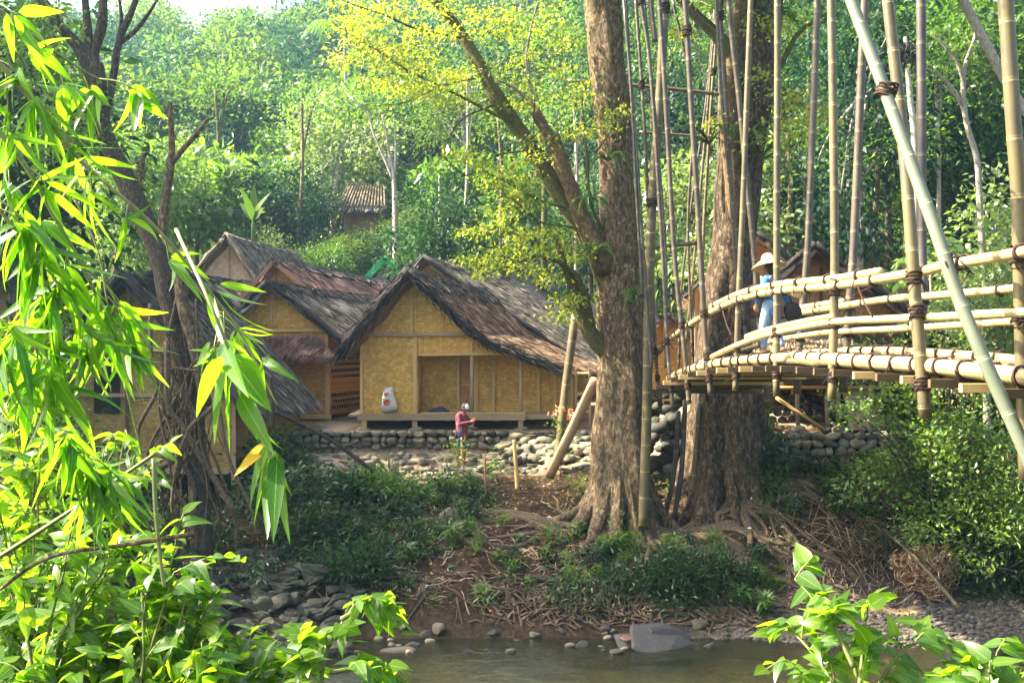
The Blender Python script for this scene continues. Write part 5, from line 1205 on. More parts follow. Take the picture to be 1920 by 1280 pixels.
# loose ground cover on the bank
def bankspot(lo, hi, y0a, y1a):
    def f(g):
        px = g.uniform(lo, hi); y = g.uniform(y0a, y1a); x = (px - 960) / F * y
        return (x, y) if wob(A(x, y, 0), .8) > -.15 else None
    return f
undergrowth('ground_cover', 5200, bankspot(430, 900, 22.7, 28.8), 'dark', .15, .055, 301, .25, 170)
undergrowth('ground_cover', 3000, bankspot(1050, 1480, 22.6, 25.8), 'dark', .15, .05, 302, .25, 110)
undergrowth('ground_cover', 2600, bankspot(560, 1450, 22.6, 29.5), 'mid', .13, .05, 303, .12, 120)
undergrowth('ground_cover', 1500, bankspot(180, 480, 22.7, 25.6), 'dark', .16, .07, 304, .3, 60)
undergrowth('ground_cover', 700, bankspot(1420, 1680, 25.9, 27.0), 'lime', .12, .05, 305, .06, 60)
# ================================================================== BAMBOO BRIDGE
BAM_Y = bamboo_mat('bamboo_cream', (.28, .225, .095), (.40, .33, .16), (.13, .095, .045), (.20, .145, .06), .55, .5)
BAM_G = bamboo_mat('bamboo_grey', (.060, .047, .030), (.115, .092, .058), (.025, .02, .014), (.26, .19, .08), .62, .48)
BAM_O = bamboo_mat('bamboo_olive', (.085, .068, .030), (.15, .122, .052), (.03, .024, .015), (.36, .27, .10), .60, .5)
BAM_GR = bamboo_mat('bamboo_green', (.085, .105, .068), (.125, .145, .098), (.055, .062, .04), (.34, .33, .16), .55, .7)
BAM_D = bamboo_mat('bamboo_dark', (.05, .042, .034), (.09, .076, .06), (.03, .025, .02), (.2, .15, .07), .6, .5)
ROPE = plain_mat('palm_fibre_rope', (.045, .024, .016), .95, .5, 30)
END = plain_mat('cut_end', (.50, .40, .20), .8, .3, 30)

def NX(px, near=True):      # plan line of the near / far side of the deck
    off = 6.03 if near else 8.15
    d = off / ((px - 960) / F + .105); return d
def br_pt(px, py, near=True, dd=0.0): return at(px, py, NX(px, near) + dd)

def bridge():
    root = thing('bamboo_bridge', 'arched bamboo footbridge hung from tall vertical poles, cream rails bound with dark fibre rope', 'bridge', (4.6, 16, -.9)); R = np.asarray(root.location)
    def pole(name, P, r, mat, n=30, seg=12, taper=1.0, parent=None):
        Q = spline(P, n) - R; Q = Q + .012 * np.stack([wob(Q, .9), wob(Q + 3, .9), 0 * Q[:, 0]], 1); m = MB(); m.tube(Q, np.linspace(r, r * taper, n), seg); return m.build(name, mat, parent or root), Q
    def lash(P, t, r, parent, w=.11, turns=4):
        t = unit(np.asarray(t, float)); a = unit(np.cross(t, A(.3, 1, .2))); b = np.cross(t, a); m = MB(); n = turns * 14; th = np.linspace(0, 6.283 * turns, n)
        Q = P + np.outer(np.cos(th) * r, a) + np.outer(np.sin(th) * r, b) + np.outer(np.linspace(-w / 2, w / 2, n) + .012 * np.sin(th * 1.7), t)
        m.tube(Q, .014, 5); g = np.random.default_rng(int(abs(P[1] * 991)) % 9999)
        for _ in range(3):
            e = Q[g.integers(0, n)]; m.tube(spline([e, e + A(g.normal(0, .05), -.03, g.uniform(-.05, .05)), e + A(g.normal(0, .09), -.04, g.uniform(-.18, -.02))], 7), .007, 4)
        m.build('lashing', ROPE, parent)
    # ---- the four long lines of each side, given where they run in the picture
    deckN = [(1215, 742), (1259, 708), (1330, 684), (1448, 672), (1549, 674), (1633, 679), (1733, 685), (1817, 694), (1911, 705), (2060, 730)]
    topN = [(1222, 672), (1280, 618), (1367, 569), (1448, 547), (1562, 536), (1639, 525), (1733, 508), (1777, 497), (1911, 474), (2060, 440)]
    midN = [(1268, 712), (1330, 672), (1400, 640), (1462, 622), (1560, 604), (1666, 598), (1760, 594), (1868, 588), (2040, 580)]
    deckF = [(1300, 700), (1380, 676), (1470, 664), (1560, 660), (1665, 659), (1817, 668), (1911, 677), (2060, 700)]
    topF = [(1330, 640), (1400, 606), (1480, 590), (1580, 574), (1666, 561), (1767, 553), (1901, 541), (2060, 522)]
    midF = [(1360, 668), (1440, 642), (1530, 626), (1600, 620), (1666, 617), (1760, 612), (1868, 605), (2040, 594)]
    def line(L, near, d=0.0): return [br_pt(x, y, near, d) for x, y in L]
    def run(P):      # carry the line on towards the near bank
        t = unit(P[-1] - P[-6]) * A(1, 1, .25); return np.concatenate([P, P[-1] + np.linspace(.1, 3.4, 34)[:, None] * t])
    def rail(name, L, near, r, mat, cuts, over=.5, dd=0.0):
        """a line of the bridge made of successive overlapping canes, each its own part"""
        P = run(spline(line(L, near, dd), 240)); px = 960 + P[:, 0] / P[:, 1] * F; out = []
        for k, (a, b) in enumerate(cuts):
            s = P[(px >= a) & (px <= b)]
            if len(s) < 4: continue
            off = A(((k + 1) % 2) * r * 1.9, 0, 0) if name == 'deck_rail' else A(0, 0, (k % 2) * r * 1.5); Q = s + off - R
            m = MB(); m.tube(Q, np.linspace(r * 1.06, r * .9, len(Q)) , 14); o = m.build(name, mat, root); out.append((o, Q))
            m = MB(); m.tube([Q[-1], Q[-1] + unit(Q[-1] - Q[-2]) * .006], r * .85, 12); m.build('cut_end', END, o)
        return out
    deck = rail('deck_rail', deckN, True, .09, BAM_Y, [(1210, 1330), (1255, 1476), (1440, 1720), (1560, 99999)])
    deck += rail('deck_rail', deckF, False, .08, BAM_Y, [(1290, 1670), (1560, 99999)])
    top = rail('handrail', topN, True, .062, BAM_Y, [(1222, 99999), (1330, 1652)])
    top += rail('handrail', topF, False, .062, BAM_Y, [(1480, 99999), (1484, 1582)])
    mid = rail('middle_rail', midN, True, .05, BAM_Y, [(1262, 99999), (1400, 1562)])
    mid += rail('middle_rail', midF, False, .055, BAM_Y, [(1355, 99999)])
    # rope wraps all along the deck and rails
    for lst, step, r in ((deck, 62, .103), (top, 125, .074)):
        for o, Q in lst:
            al = np.concatenate([[0], np.cumsum(np.linalg.norm(np.diff(Q, axis=0), axis=1))])
            for sj in np.arange(.3, al[-1] - .1, step / 115): j = int(np.clip(np.searchsorted(al, sj), 1, len(Q) - 2)); lash(Q[j], Q[min(j + 1, len(Q) - 1)] - Q[j - 1], r, o, .05, 2)
    # split-bamboo deck and cross beams
    Pn = run(spline(line(deckN, True), 260)); Pf = run(spline([br_pt(x, y, False) for x, y in [(1245, 742)] + deckF], 260))
    def yat(P, y): i = np.argsort(P[:, 1]); return np.array([np.interp(y, P[i, 1], P[i, k]) for k in range(3)])
    g = np.random.default_rng(8); m = MB()
    for t in np.linspace(.02, .98, 15):
        Q = []
        for y in np.linspace(6.2, 25.4, 44):
            a, b = yat(Pn, y), yat(Pf, y); q = a + (b - a) * t; q[2] = a[2] + (b[2] - a[2]) * 0 - .05 + .012 * g.normal(); q[0] = a[0] + 2.0 * t; Q.append(q)
        m.tube(np.array(Q) - R, .055, 6)
    m.build('deck_canes', BAM_O, root)
    for y in np.linspace(6.6, 25.0, 29):
        a = yat(Pn, y); m = MB(); m.beam(a + A(-.28, 0, -.16) - R, a + A(2.3, 0, -.16) - R, .08, .09); m.build('cross_beam', WOOD_D if int(y * 7) % 3 else WOOD, root)
    # ---- hanging poles: (foot, [.. picture points upward ..], side, radius, material)
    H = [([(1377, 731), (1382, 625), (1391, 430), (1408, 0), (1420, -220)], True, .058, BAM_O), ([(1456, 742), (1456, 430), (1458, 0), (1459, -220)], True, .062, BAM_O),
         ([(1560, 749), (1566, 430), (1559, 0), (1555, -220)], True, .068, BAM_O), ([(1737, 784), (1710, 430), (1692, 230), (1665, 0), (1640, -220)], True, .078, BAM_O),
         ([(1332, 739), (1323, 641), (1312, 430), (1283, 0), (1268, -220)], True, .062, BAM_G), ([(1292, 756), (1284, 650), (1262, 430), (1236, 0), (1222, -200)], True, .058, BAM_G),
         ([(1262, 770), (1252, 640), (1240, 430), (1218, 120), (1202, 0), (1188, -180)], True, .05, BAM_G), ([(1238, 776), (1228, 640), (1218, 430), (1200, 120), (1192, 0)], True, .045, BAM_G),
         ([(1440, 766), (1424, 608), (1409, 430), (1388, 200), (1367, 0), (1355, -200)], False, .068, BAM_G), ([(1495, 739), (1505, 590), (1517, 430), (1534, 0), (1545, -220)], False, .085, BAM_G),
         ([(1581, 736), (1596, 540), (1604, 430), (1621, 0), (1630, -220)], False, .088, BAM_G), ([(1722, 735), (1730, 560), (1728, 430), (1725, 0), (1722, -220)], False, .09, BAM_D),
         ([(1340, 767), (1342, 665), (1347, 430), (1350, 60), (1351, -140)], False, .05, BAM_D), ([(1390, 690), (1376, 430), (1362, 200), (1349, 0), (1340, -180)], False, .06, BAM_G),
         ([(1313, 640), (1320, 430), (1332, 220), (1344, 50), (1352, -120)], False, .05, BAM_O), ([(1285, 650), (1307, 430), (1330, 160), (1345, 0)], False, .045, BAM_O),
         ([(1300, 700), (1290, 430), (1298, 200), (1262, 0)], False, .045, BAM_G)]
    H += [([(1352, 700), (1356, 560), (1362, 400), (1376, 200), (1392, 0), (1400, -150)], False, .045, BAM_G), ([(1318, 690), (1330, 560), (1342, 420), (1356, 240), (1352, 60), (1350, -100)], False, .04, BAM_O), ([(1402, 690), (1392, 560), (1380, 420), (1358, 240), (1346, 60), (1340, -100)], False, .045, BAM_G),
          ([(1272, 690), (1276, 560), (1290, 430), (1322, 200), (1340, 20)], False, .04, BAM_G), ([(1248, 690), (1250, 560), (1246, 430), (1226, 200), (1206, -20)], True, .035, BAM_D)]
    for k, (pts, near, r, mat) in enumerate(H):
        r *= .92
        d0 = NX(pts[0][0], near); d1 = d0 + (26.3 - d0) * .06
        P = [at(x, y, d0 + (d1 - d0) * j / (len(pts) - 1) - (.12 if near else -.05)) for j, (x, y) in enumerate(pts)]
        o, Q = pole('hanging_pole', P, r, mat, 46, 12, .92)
        m = MB(); m.tube([Q[0], Q[0] + unit(Q[0] - Q[1]) * .008], r * .85, 12); m.build('cut_end', END, o)
        for L, ex in ((topN if near else topF, .0), (midN if near else midF, .0), (deckN if near else deckF, .0)):
            x_ = pts[0][0]; y_ = np.interp(x_, [q[0] for q in L], [q[1] for q in L])
            if L is deckN or L is deckF: y_ += 26
            z_ = (HZ - y_) / F * d0 - R[2]; j = int(np.argmin(np.abs(Q[:, 2] - z_)))
            if 1 < j < 40: lash(Q[j], Q[j + 1] - Q[j], r * 1.12, o, .15 if near else .12, 5)
        if k in (6, 7, 4, 13, 12, 14):      # spliced poles high up
            j = 36 - (k % 3) * 4; lash(Q[j], Q[j + 1] - Q[j], r * 1.5, o, .22, 6)
    # near props and the slanting green brace
    o, Q = pole('prop_pole', [at(1207, 988, 25.0), at(1212, 760, 24.9), at(1221, 427, 24.8), at(1240, 120, 24.8), at(1247, 0, 24.8), at(1256, -180, 24.8)], .115, BAM_O, 50, 14, .85); lash(Q[21], Q[22] - Q[21], .13, o, .2, 5); lash(Q[38], Q[39] - Q[38], .12, o, .25, 6)
    o, Q = pole('brace_pole', [at(2010, 1060, 9.9), at(1920, 836, 10.2), at(1848, 672, 10.4), at(1797, 548, 10.6), at(1757, 430, 10.8), at(1660, 163, 11.4), at(1597, 0, 11.8), at(1515, -220, 12.3)], .066, BAM_GR, 60, 18, .95)
    lash(at(1662, 170, 11.4) - R, A(.35, 0, 1), .10, o, .16, 6); lash(at(1780, 492, 10.75) - R, A(1, 0, .1), .09, o, .12, 4)
    o, Q = pole('brace_pole', [at(1925, 900, 11.3), at(1915, 430, 11.3), at(1903, 230, 11.3), at(1888, 0, 11.3), at(1872, -220, 11.3)], .078, BAM_O, 40, 16, 1.0); lash(at(1914, 478, 11.2) - R, A(0, 0, 1), .095, o, .18, 6); lash(at(1914, 590, 11.2) - R, A(0, 0, 1), .095, o, .15, 6)
    for pts, r, mat in (([(1204, 560), (1190, 300), (1174, 0), (1166, -150)], .035, BAM_D), ([(1222, 690), (1212, 560), (1196, 320), (1170, 0)], .032, BAM_D), ([(1228, 80), (1220, 0), (1214, -120)], .06, BAM_G)):
        pole('hanging_pole', [at(x, y, 24.6) for x, y in pts], r, mat, 24, 8)
    for pts, d, r in (([(1065, 152), (1180, 160), (1340, 176), (1505, 196)], 26.9, .05), ([(1198, 248), (1300, 255), (1425, 264)], 26.6, .035), ([(1196, 466), (1250, 461), (1308, 456)], 25.4, .05)):
        pole('tie_cane', [at(x, y, d) for x, y in pts], r, BAM_O, 16, 10)
    for px, py in ((1285, 780), (1311, 786), (1272, 800)):
        pole('prop_pole', [at(px - 24 + (px - 1285) * .4, 985, 26.4), at(px - 8, 880, 26.3), at(px, py - 30, 26.2)], .06, BAM_D if px < 1290 else BAM_O, 14, 10)
    # loose fibre strands under the rail
    for (x, y), (x2, y2) in (((1605, 528), (1636, 594)), ((1355, 582), (1372, 630))):
        a, b = br_pt(x, y, True, -.1) - R, br_pt(x2, y2, True, -.1) - R; m = MB(); m.tube(spline([a, (a + b) / 2 + A(-.01, 0, -.02), b], 10), .012, 6); m.build('rope_strand', ROPE, root)
bridge()

# posts, stakes and logs on the bank
def stick(name, label, cat, pts, d, r, mat, seg=10, taper=.9, group=None):
    P = spline([at(x, y, dd) for (x, y), dd in zip(pts, d)], 18); m = MB(); m.tube(P - P[0], np.linspace(r, r * taper, 18), seg); o = m.build(name, mat, loc=P[0]); return tag(o, label, cat, group)
stick('bamboo_post', 'tall leaning bamboo post between the porch house and the big trunk', 'post', [(1046, 872), (1060, 735), (1079, 590)], (29.8, 29.9, 30.0), .13, BAM_O)
stick('leaning_log', 'split log slanting against the left side of the big trunk', 'log', [(1030, 892), (1075, 800), (1116, 712)], (28.2, 27.6, 26.9), .14, wood_mat('split_log', (.30, .20, .10), (.46, .34, .2)))
stick('stake', 'pale upright stake standing right of the man', 'stake', [(970, 918), (967, 870), (964, 824)], (28.6, 28.7, 28.7), .055, WOOD)
stick('stake', 'thin reddish stick standing left of the pale stake', 'stake', [(910, 932), (910, 895), (909, 855)], (28.2, 28.2, 28.2), .03, WOOD_R)
stick('stake', 'whitish thin stake directly in front of the man', 'stake', [(866, 868), (866, 845), (865.5, 820)], (29.6, 29.6, 29.6), .028, WOOD)
stick('fallen_branch', 'long dead branch leaning down the bank from the stub post at left', 'branch', [(702, 885), (640, 838), (575, 800), (515, 772)], (27.5, 27.3, 27.0, 26.6), .055, BARK_D)
stick('stub_post', 'dark broken post standing where the shaded thatch ends', 'post', [(511, 800), (510, 750), (508, 706)], (26.5, 26.5, 26.5), .055, BARK_D)
stick('sunken_log', 'dark long log lying across the roots low on the bank', 'log', [(985, 1080), (1090, 1096), (1200, 1112), (1330, 1122)], (23.4, 23.2, 23.0, 23.2), .075, BARK_D)
stick('bamboo_cane', 'cut bamboo cane stuck in the husk heap and pointing at the shore', 'cane', [(1800, 1142), (1750, 1082), (1700, 1030), (1655, 992)], (23.2, 23.6, 24.2, 24.6), .045, BAM_O)
stick('bamboo_cane', 'thin cane lying on the debris above the lattice', 'cane', [(1706, 948), (1690, 920), (1664, 890)], (25.0, 25.2, 25.5), .035, BAM_O)
stick('white_stick', 'bleached thin stick standing slanted at the water edge', 'stick', [(1064, 1182), (1050, 1168), (1036, 1154)], (22.3, 22.4, 22.5), .018, BAM_Y)
stick('plank', 'short upright board end near the water below the dry leaves', 'plank', [(808, 1150), (811, 1128)], (22.7, 22.8), .05, WOOD_G)
# broken lattice of split bamboo
def lattice():
    c = at(1640, 1020, 24.6); m = MB(); g = np.random.default_rng(3); ex, ey = A(.62, .25, -.28), A(-.30, .30, -.45)
    for i in range(-9, 10):
        t = i / 9
        m.beam(ex * t * 1.15 + ey * -1.0 * g.uniform(.7, 1), ex * t * 1.15 + ey * g.uniform(.6, 1), .018, .008); m.beam(ey * t + ex * -1.15 * g.uniform(.7, 1), ey * t + ex * 1.1 * g.uniform(.6, 1), .018, .008)
    o = m.build('bamboo_lattice', BAM_O, loc=c); tag(o, 'broken lattice of split bamboo lying on the debris slope', 'lattice')
lattice()
def husks():
    c = at(1742, 1066, 24.3); g = np.random.default_rng(4); m = MB()
    for k in range(1300):
        d = unit(g.normal(size=3)); p = d * A(.62, .42, .52) * g.uniform(.62, 1.08) * (1 + .25 * wob(d, 1.5)); t = unit(np.cross(d, g.normal(size=3))); L = g.uniform(.12, .3)
        m.tube(spline([p - t * L * .5, p + d * .05, p + t * L * .5, p + t * L * .55 - d * .05], 7), g.uniform(.005, .012), 4)
    gg = G('husk_fibre', .9, .1); isl = gg.n('ShaderNodeNewGeometry').outputs['Random Per Island']; gg.col(gg.ramp(isl, [(.1, (.16, .08, .04)), (.5, (.38, .23, .12)), (.95, (.66, .52, .33))]))
    o = m.build('husk_heap', gg.m, loc=c); tag(o, 'shaggy heap of brown and pale fibre strips caught above the gravel shore', 'fibre heap'); 
    m = MB(); m.blob((0, 0, -.03), (.34, .25, .28), 5, .1); m.build('core', gg.m, o)
husks()
def dead_frond():
    c = at(1012, 985, 25.3); g = np.random.default_rng(5); m = MB(); frond(m, A(0, 0, 0), A(.25, -.35, -.8), 1.15, g, 30, .02, .34, .3)
    o = m.build('dead_palm_frond', plain_mat('dead_leaf', (.17, .075, .045), .9, .4, 12), loc=c); tag(o, 'dead reddish-brown palm frond hanging down the bank among the roots', 'palm frond')
dead_frond()
# twigs and dead leaves: nobody could count these
def twigs(name, spots, n, seed, mat, L=(.15, .9), r=(.004, .016)):
    g = np.random.default_rng(seed); m = MB()
    for k in range(n):
        lo, hi, a, b = spots[int(g.integers(len(spots)))]; px = g.uniform(lo, hi); y = g.uniform(a, b); x = (px - 960) / F * y; l = g.uniform(*L); th = g.uniform(0, 6.28)
        t = np.linspace(-.5, .5, 5); X = x + t * l * math.cos(th); Yy = y + t * l * math.sin(th) * .7; Z = ground_h(X, Yy) + .03 + t * g.normal(0, .18) * l + .03 * g.normal(size=5)
        m.tube(np.stack([X, Yy, Z], 1), g.uniform(*r) * np.linspace(1.2, .5, 5), 4)
    tag(m.build(name, mat), kind='stuff')
DRY = leaf_mat('dry_leaf', (.09, .05, .025), (.22, .13, .06), (.38, .27, .15), (1, .9, .7), .15, .8, .2, 0)
twigs('twig_litter', [(1430, 1700, 23.9, 26.9), (1500, 1760, 23.9, 25.4), (600, 1150, 22.6, 27.5), (1000, 1330, 22.4, 24.5)], 720, 401, wood_mat('dry_twig', (.22, .155, .09), (.46, .35, .22)))
twigs('twig_litter', [(1430, 1740, 23.9, 26.9), (560, 1380, 22.4, 23.6)], 330, 402, WOOD_D, (.3, 1.3), (.008, .028))
twigs('root_fringe', [(900, 1560, 22.2, 23.2)], 420, 403, ROOTM, (.25, .8), (.012, .035))
g = np.random.default_rng(405); n = 4200; px = g.uniform(560, 1720, n); y = g.uniform(22.5, 29.6, n); x = (px - 960) / F * y
P = np.stack([x, y, ground_h(x, y) + .015 + .03 * g.random(n)], 1); m = MB(); m.leaves(P, g.normal(size=(n, 3)) * A(1, 1, .35), g.normal(size=(n, 3)) * .5 + A(0, -.2, 1), .10 * g.uniform(.5, 1.5, n), .045 * g.uniform(.6, 1.4, n), 0, .1, .3)
tag(m.build('leaf_litter', DRY, smooth=False), kind='stuff')
for k, (px, py, d, c) in enumerate(((885, 1100, 23.6, (.6, .08, .05)), (845, 1092, 23.7, (.10, .35, .15)), (955, 1085, 23.7, (.8, .8, .78)), (800, 1144, 22.9, (.8, .8, .8)), (922, 1158, 22.5, (.7, .25, .06)), (762, 1182, 22.2, (.7, .55, .6)), (1082, 1008, 25.4, (.85, .85, .85)), (1030, 950, 26.6, (.8, .8, .78)))):
    m = MB(); m.blob((0, 0, 0), (.055, .035, .025), k, .35, 9, 6); V = m.V[0]; m.V[0] = V + .02 * np.stack([wob(V, 40), wob(V + 1, 40), wob(V + 2, 40)], 1)
    x = (px - 960) / F * d; o = m.build('litter_scrap', plain_mat('scrap', c, .5, .2), loc=(x, d, gz(x, d) + .05))
    tag(o, ('crumpled red wrapper among the dry leaves', 'green scrap beside the red wrapper', 'white crumpled scrap right of the red wrapper', 'white scrap above the upright board end', 'orange-brown scrap just above the water', 'pinkish scrap at the waterline left', 'white scrap among the upper roots', 'white scrap by the buttress roots')[k], 'litter', 'rubbish on the bank')
# ================================================================== PEOPLE
def capsules(lst, voxel, smooth=2):
    """one continuous skin from tapered limbs: (p0, r0, p1, r1[, squash])"""
    m = MB()
    for c in lst:
        p0, r0, p1, r1 = np.asarray(c[0], float), c[1], np.asarray(c[2], float), c[3]; ax = p1 - p0; ln = np.linalg.norm(ax); t = ax / ln if ln > 1e-6 else A(0, 0, 1)
        a = np.linspace(-np.pi / 2, 0, 5)[:-1]; b = np.linspace(0, np.pi / 2, 5)[1:]
        P = [p0 + t * r0 * math.sin(q) for q in a] + [p0 + ax * s for s in np.linspace(0, 1, 5)] + [p1 + t * r1 * math.sin(q) for q in b]
        Rr = [max(r0 * math.cos(q), 1e-4) for q in a] + list(np.linspace(r0, r1, 5)) + [max(r1 * math.cos(q), 1e-4) for q in b]
        m.tube(P, Rr, 14)
        if len(c) > 4:      # flatten along a direction through the middle
            n = unit(np.asarray(c[4], float)); k = c[5]; V = m.V[-1]; mid = (p0 + p1) / 2; m.V[-1] = V - np.outer((V - mid) @ n, n) * (1 - k)
    me = m.mesh('tmp', None); o = bpy.data.objects.new('tmp', me); COL.objects.link(o)
    md = o.modifiers.new('r', 'REMESH'); md.mode = 'VOXEL'; md.voxel_size = voxel
    sm = o.modifiers.new('s', 'SMOOTH'); sm.factor = .5; sm.iterations = smooth
    dg = bpy.context.evaluated_depsgraph_get(); me2 = bpy.data.meshes.new_from_object(o.evaluated_get(dg)); bpy.data.objects.remove(o)
    me2.polygons.foreach_set('use_smooth', np.full(len(me2.polygons), True, bool)); return me2
def skinobj(name, lst, mat, parent, voxel=.012, smooth=2):
    me = capsules(lst, voxel, smooth); me.materials.clear(); me.materials.append(mat); return link(bpy.data.objects.new(name, me), parent)
def hand(w, d, up, thumb, L=.175, curl=.6):
    """palm, four bent fingers of different lengths and a thumb from the side; w wrist, d pointing direction, up = palm normal side, thumb side"""
    d, up, th = unit(d), unit(up), unit(thumb); o = [(w, .024, w + d * L * .48, .030, up, .62)]
    for k, (off, ln) in enumerate(((.027, .42), (.009, .48), (-.010, .45), (-.027, .36))):
        b = w + d * L * .48 + th * off; c1 = b + (d * math.cos(curl) - up * math.sin(curl)) * L * ln * .52; c2 = c1 + (d * math.cos(curl * 2.1) - up * math.sin(curl * 2.1)) * L * ln * .5
        o += [(b, .0095, c1, .0085), (c1, .0085, c2, .007)]
    b = w + d * L * .16 + th * .026; c1 = b + (d * .7 + th * .6 - up * .3) * L * .24; c2 = c1 + (d * .9 - up * .35) * L * .18
    return o + [(b, .012, c1, .010), (c1, .010, c2, .008)]
SKIN = plain_mat('skin', (.24, .125, .075), .55, .1); HAIR = plain_mat('black_hair', (.012, .010, .010), .6)
def shirt_mat(name, base, s1, s2, sc_=24):
    g = G(name, .85, .15); ob = g.co('Object'); sx = g.n('ShaderNodeSeparateXYZ', {0: ob})
    u = g.math('FRACT', g.math('MULTIPLY', g.math('ADD', sx.outputs[0], g.math('MULTIPLY', sx.outputs[1], .6)), sc_)); v = g.math('FRACT', g.math('MULTIPLY', sx.outputs[2], sc_ * .7))
    c = g.mix(g.math('LESS_THAN', u, .4), base, s1); c = g.mix(g.math('MULTIPLY', g.math('LESS_THAN', v, .25), .55), c, s2); g.col(c); g.bump(g.noise(ob, 18, 3), .5, .03); return g.m
def head_parts(H, f, nod, r=.098):
    """skull, jaw, nose, ears along facing f, tilted down by nod"""
    f = unit(f); s = np.cross(f, A(0, 0, 1)); F_ = f * math.cos(nod) - A(0, 0, 1) * math.sin(nod); U_ = np.cross(s, F_); U_ = U_ if U_[2] > 0 else -U_
    L = [(H + U_ * .035 - F_ * .012, r * .92, H + U_ * .015 + F_ * .018, r * .86), (H - U_ * .04 + F_ * .03, r * .62, H - U_ * .075 + F_ * .052, r * .42),
         (H + U_ * .015 + F_ * .088, .012, H - U_ * .018 + F_ * .104, .016), (H - U_ * .052 + F_ * .078, .016, H - U_ * .052 + F_ * .086, .013)]
    for k in (-1, 1): L += [(H + s * k * .086 + U_ * .012, .018, H + s * k * .088 - U_ * .022, .012)]
    return L, F_, U_, s

def man_with_phone():
    b = at(867, 858, 30.6); b[2] = gz(b[0], b[1]) + .06; a0 = math.radians(-32); f = A(math.cos(a0), math.sin(a0), 0); s = np.cross(f, A(0, 0, 1)); Z = A(0, 0, 1)
    root = thing('person', 'man in striped dark red shirt, blue shorts and white-fronted cap looking at a phone', 'person', b)
    def q(fw, sd, z): return f * fw + s * sd + Z * z
    H = q(.07, 0, 1.49); hp, F_, U_, S_ = head_parts(H, f, .62)
    el, er = q(.10, -.24, 1.08), q(.08, .25, 1.07); wl, wr = q(.33, -.07, 1.15), q(.31, .08, 1.14)
    body = hp + [(q(.0, 0, 1.36), .052, H - Z * .05, .05), (q(-.01, 0, 1.25), .13, q(0, 0, .95), .12), (q(0, -.08, .9), .085, q(.02, -.10, .50), .062), (q(0, .08, .9), .085, q(-.05, .10, .50), .062),
                 (q(.02, -.10, .50), .056, q(.0, -.10, .28), .052), (q(.0, -.10, .28), .052, q(.0, -.11, .08), .034), (q(-.05, .10, .50), .056, q(-.08, .11, .28), .052), (q(-.08, .11, .28), .052, q(-.08, .11, .08), .034),
                 (q(-.03, -.11, .04), .036, q(.15, -.13, .03), .030), (q(-.11, .11, .04), .036, q(.06, .14, .03), .030), (el, .04, wl, .027), (er, .04, wr, .027)]
    body += hand(wl, q(.8, .55, .2), q(.2, -.2, -1), q(.3, .3, 1), .17, .75) + hand(wr, q(.8, -.5, .25), q(.2, .2, -1), q(.3, -.3, 1), .17, .75)
    skinobj('body', body, SKIN, root, .009)
    m = MB()
    for k in (-1, 1): m.blob(H + F_ * .082 + S_ * .032 * k + U_ * .022, (.012, .012, .009), 1, 0, 8, 6)
    m.build('eye', HAIR, root)
    sh = [(q(-.02, -.13, 1.30), .085, q(-.02, .13, 1.30), .085), (q(-.03, 0, 1.24), .175, q(-.01, 0, .98), .170), (q(-.01, 0, .98), .170, q(-.02, 0, .74), .185), (q(-.02, -.16, 1.29), .075, el, .062), (q(-.02, .16, 1.29), .075, er, .062),
          (el, .060, el + (wl - el) * .8, .044), (er, .060, er + (wr - er) * .8, .044), (q(0, 0, 1.36), .062, q(.01, 0, 1.40), .058)]
    skinobj('shirt', sh, shirt_mat('plaid_shirt', (.12, .022, .038), (.26, .09, .10), (.03, .010, .03)), root, .012)
    skinobj('shorts', [(q(0, -.06, .86), .125, q(.02, -.10, .46), .088), (q(0, .06, .86), .125, q(-.05, .10, .46), .088)], plain_mat('blue_shorts', (.045, .10, .21), .9), root, .012)
    skinobj('hair', [(H + U_ * .03 - F_ * .03, .098, H - U_ * .03 - F_ * .035, .08)], HAIR, root, .012)
    wht = plain_mat('cap_white', (.75, .75, .72), .7, .1); nav = plain_mat('cap_navy', (.015, .02, .05), .7)
    cp = skinobj('cap', [(H + U_ * .075 - F_ * .035, .088, H + U_ * .07 - F_ * .01, .088)], nav, root, .01)
    skinobj('front_panel', [(H + U_ * .082 + F_ * .012, .082, H + U_ * .078 + F_ * .03, .074)], wht, cp, .01)
    skinobj('brim', [(H + U_ * .055 + F_ * .07, .072, H + U_ * .045 + F_ * .15, .058, U_, .16)], nav, cp, .006, 1)
    ph = q(.43, .0, 1.19); m = MB(); fx = unit(f + Z * .75); m.hexa([ph + S_ * i * .037 + fx * j * .07 + np.cross(S_, fx) * k * .005 for i in (-1, 1) for j in (-1, 1) for k in (-1, 1)]); o = m.build('phone', plain_mat('red_phone', (.65, .05, .06), .35), loc=b)
    tag(o, 'small red phone in the hands of the capped man', 'phone')
    m = MB(); m.tube([q(.0, .30, .80), q(.0, .29, .95), q(.0, .24, 1.05)], .008, 6); m.blob(q(0, .30, .74), (.045, .03, .07), 3, .05); o = m.build('camera_bag', HAIR, loc=b); tag(o, 'small black bag hanging at the side of the capped man', 'bag')
man_with_phone()

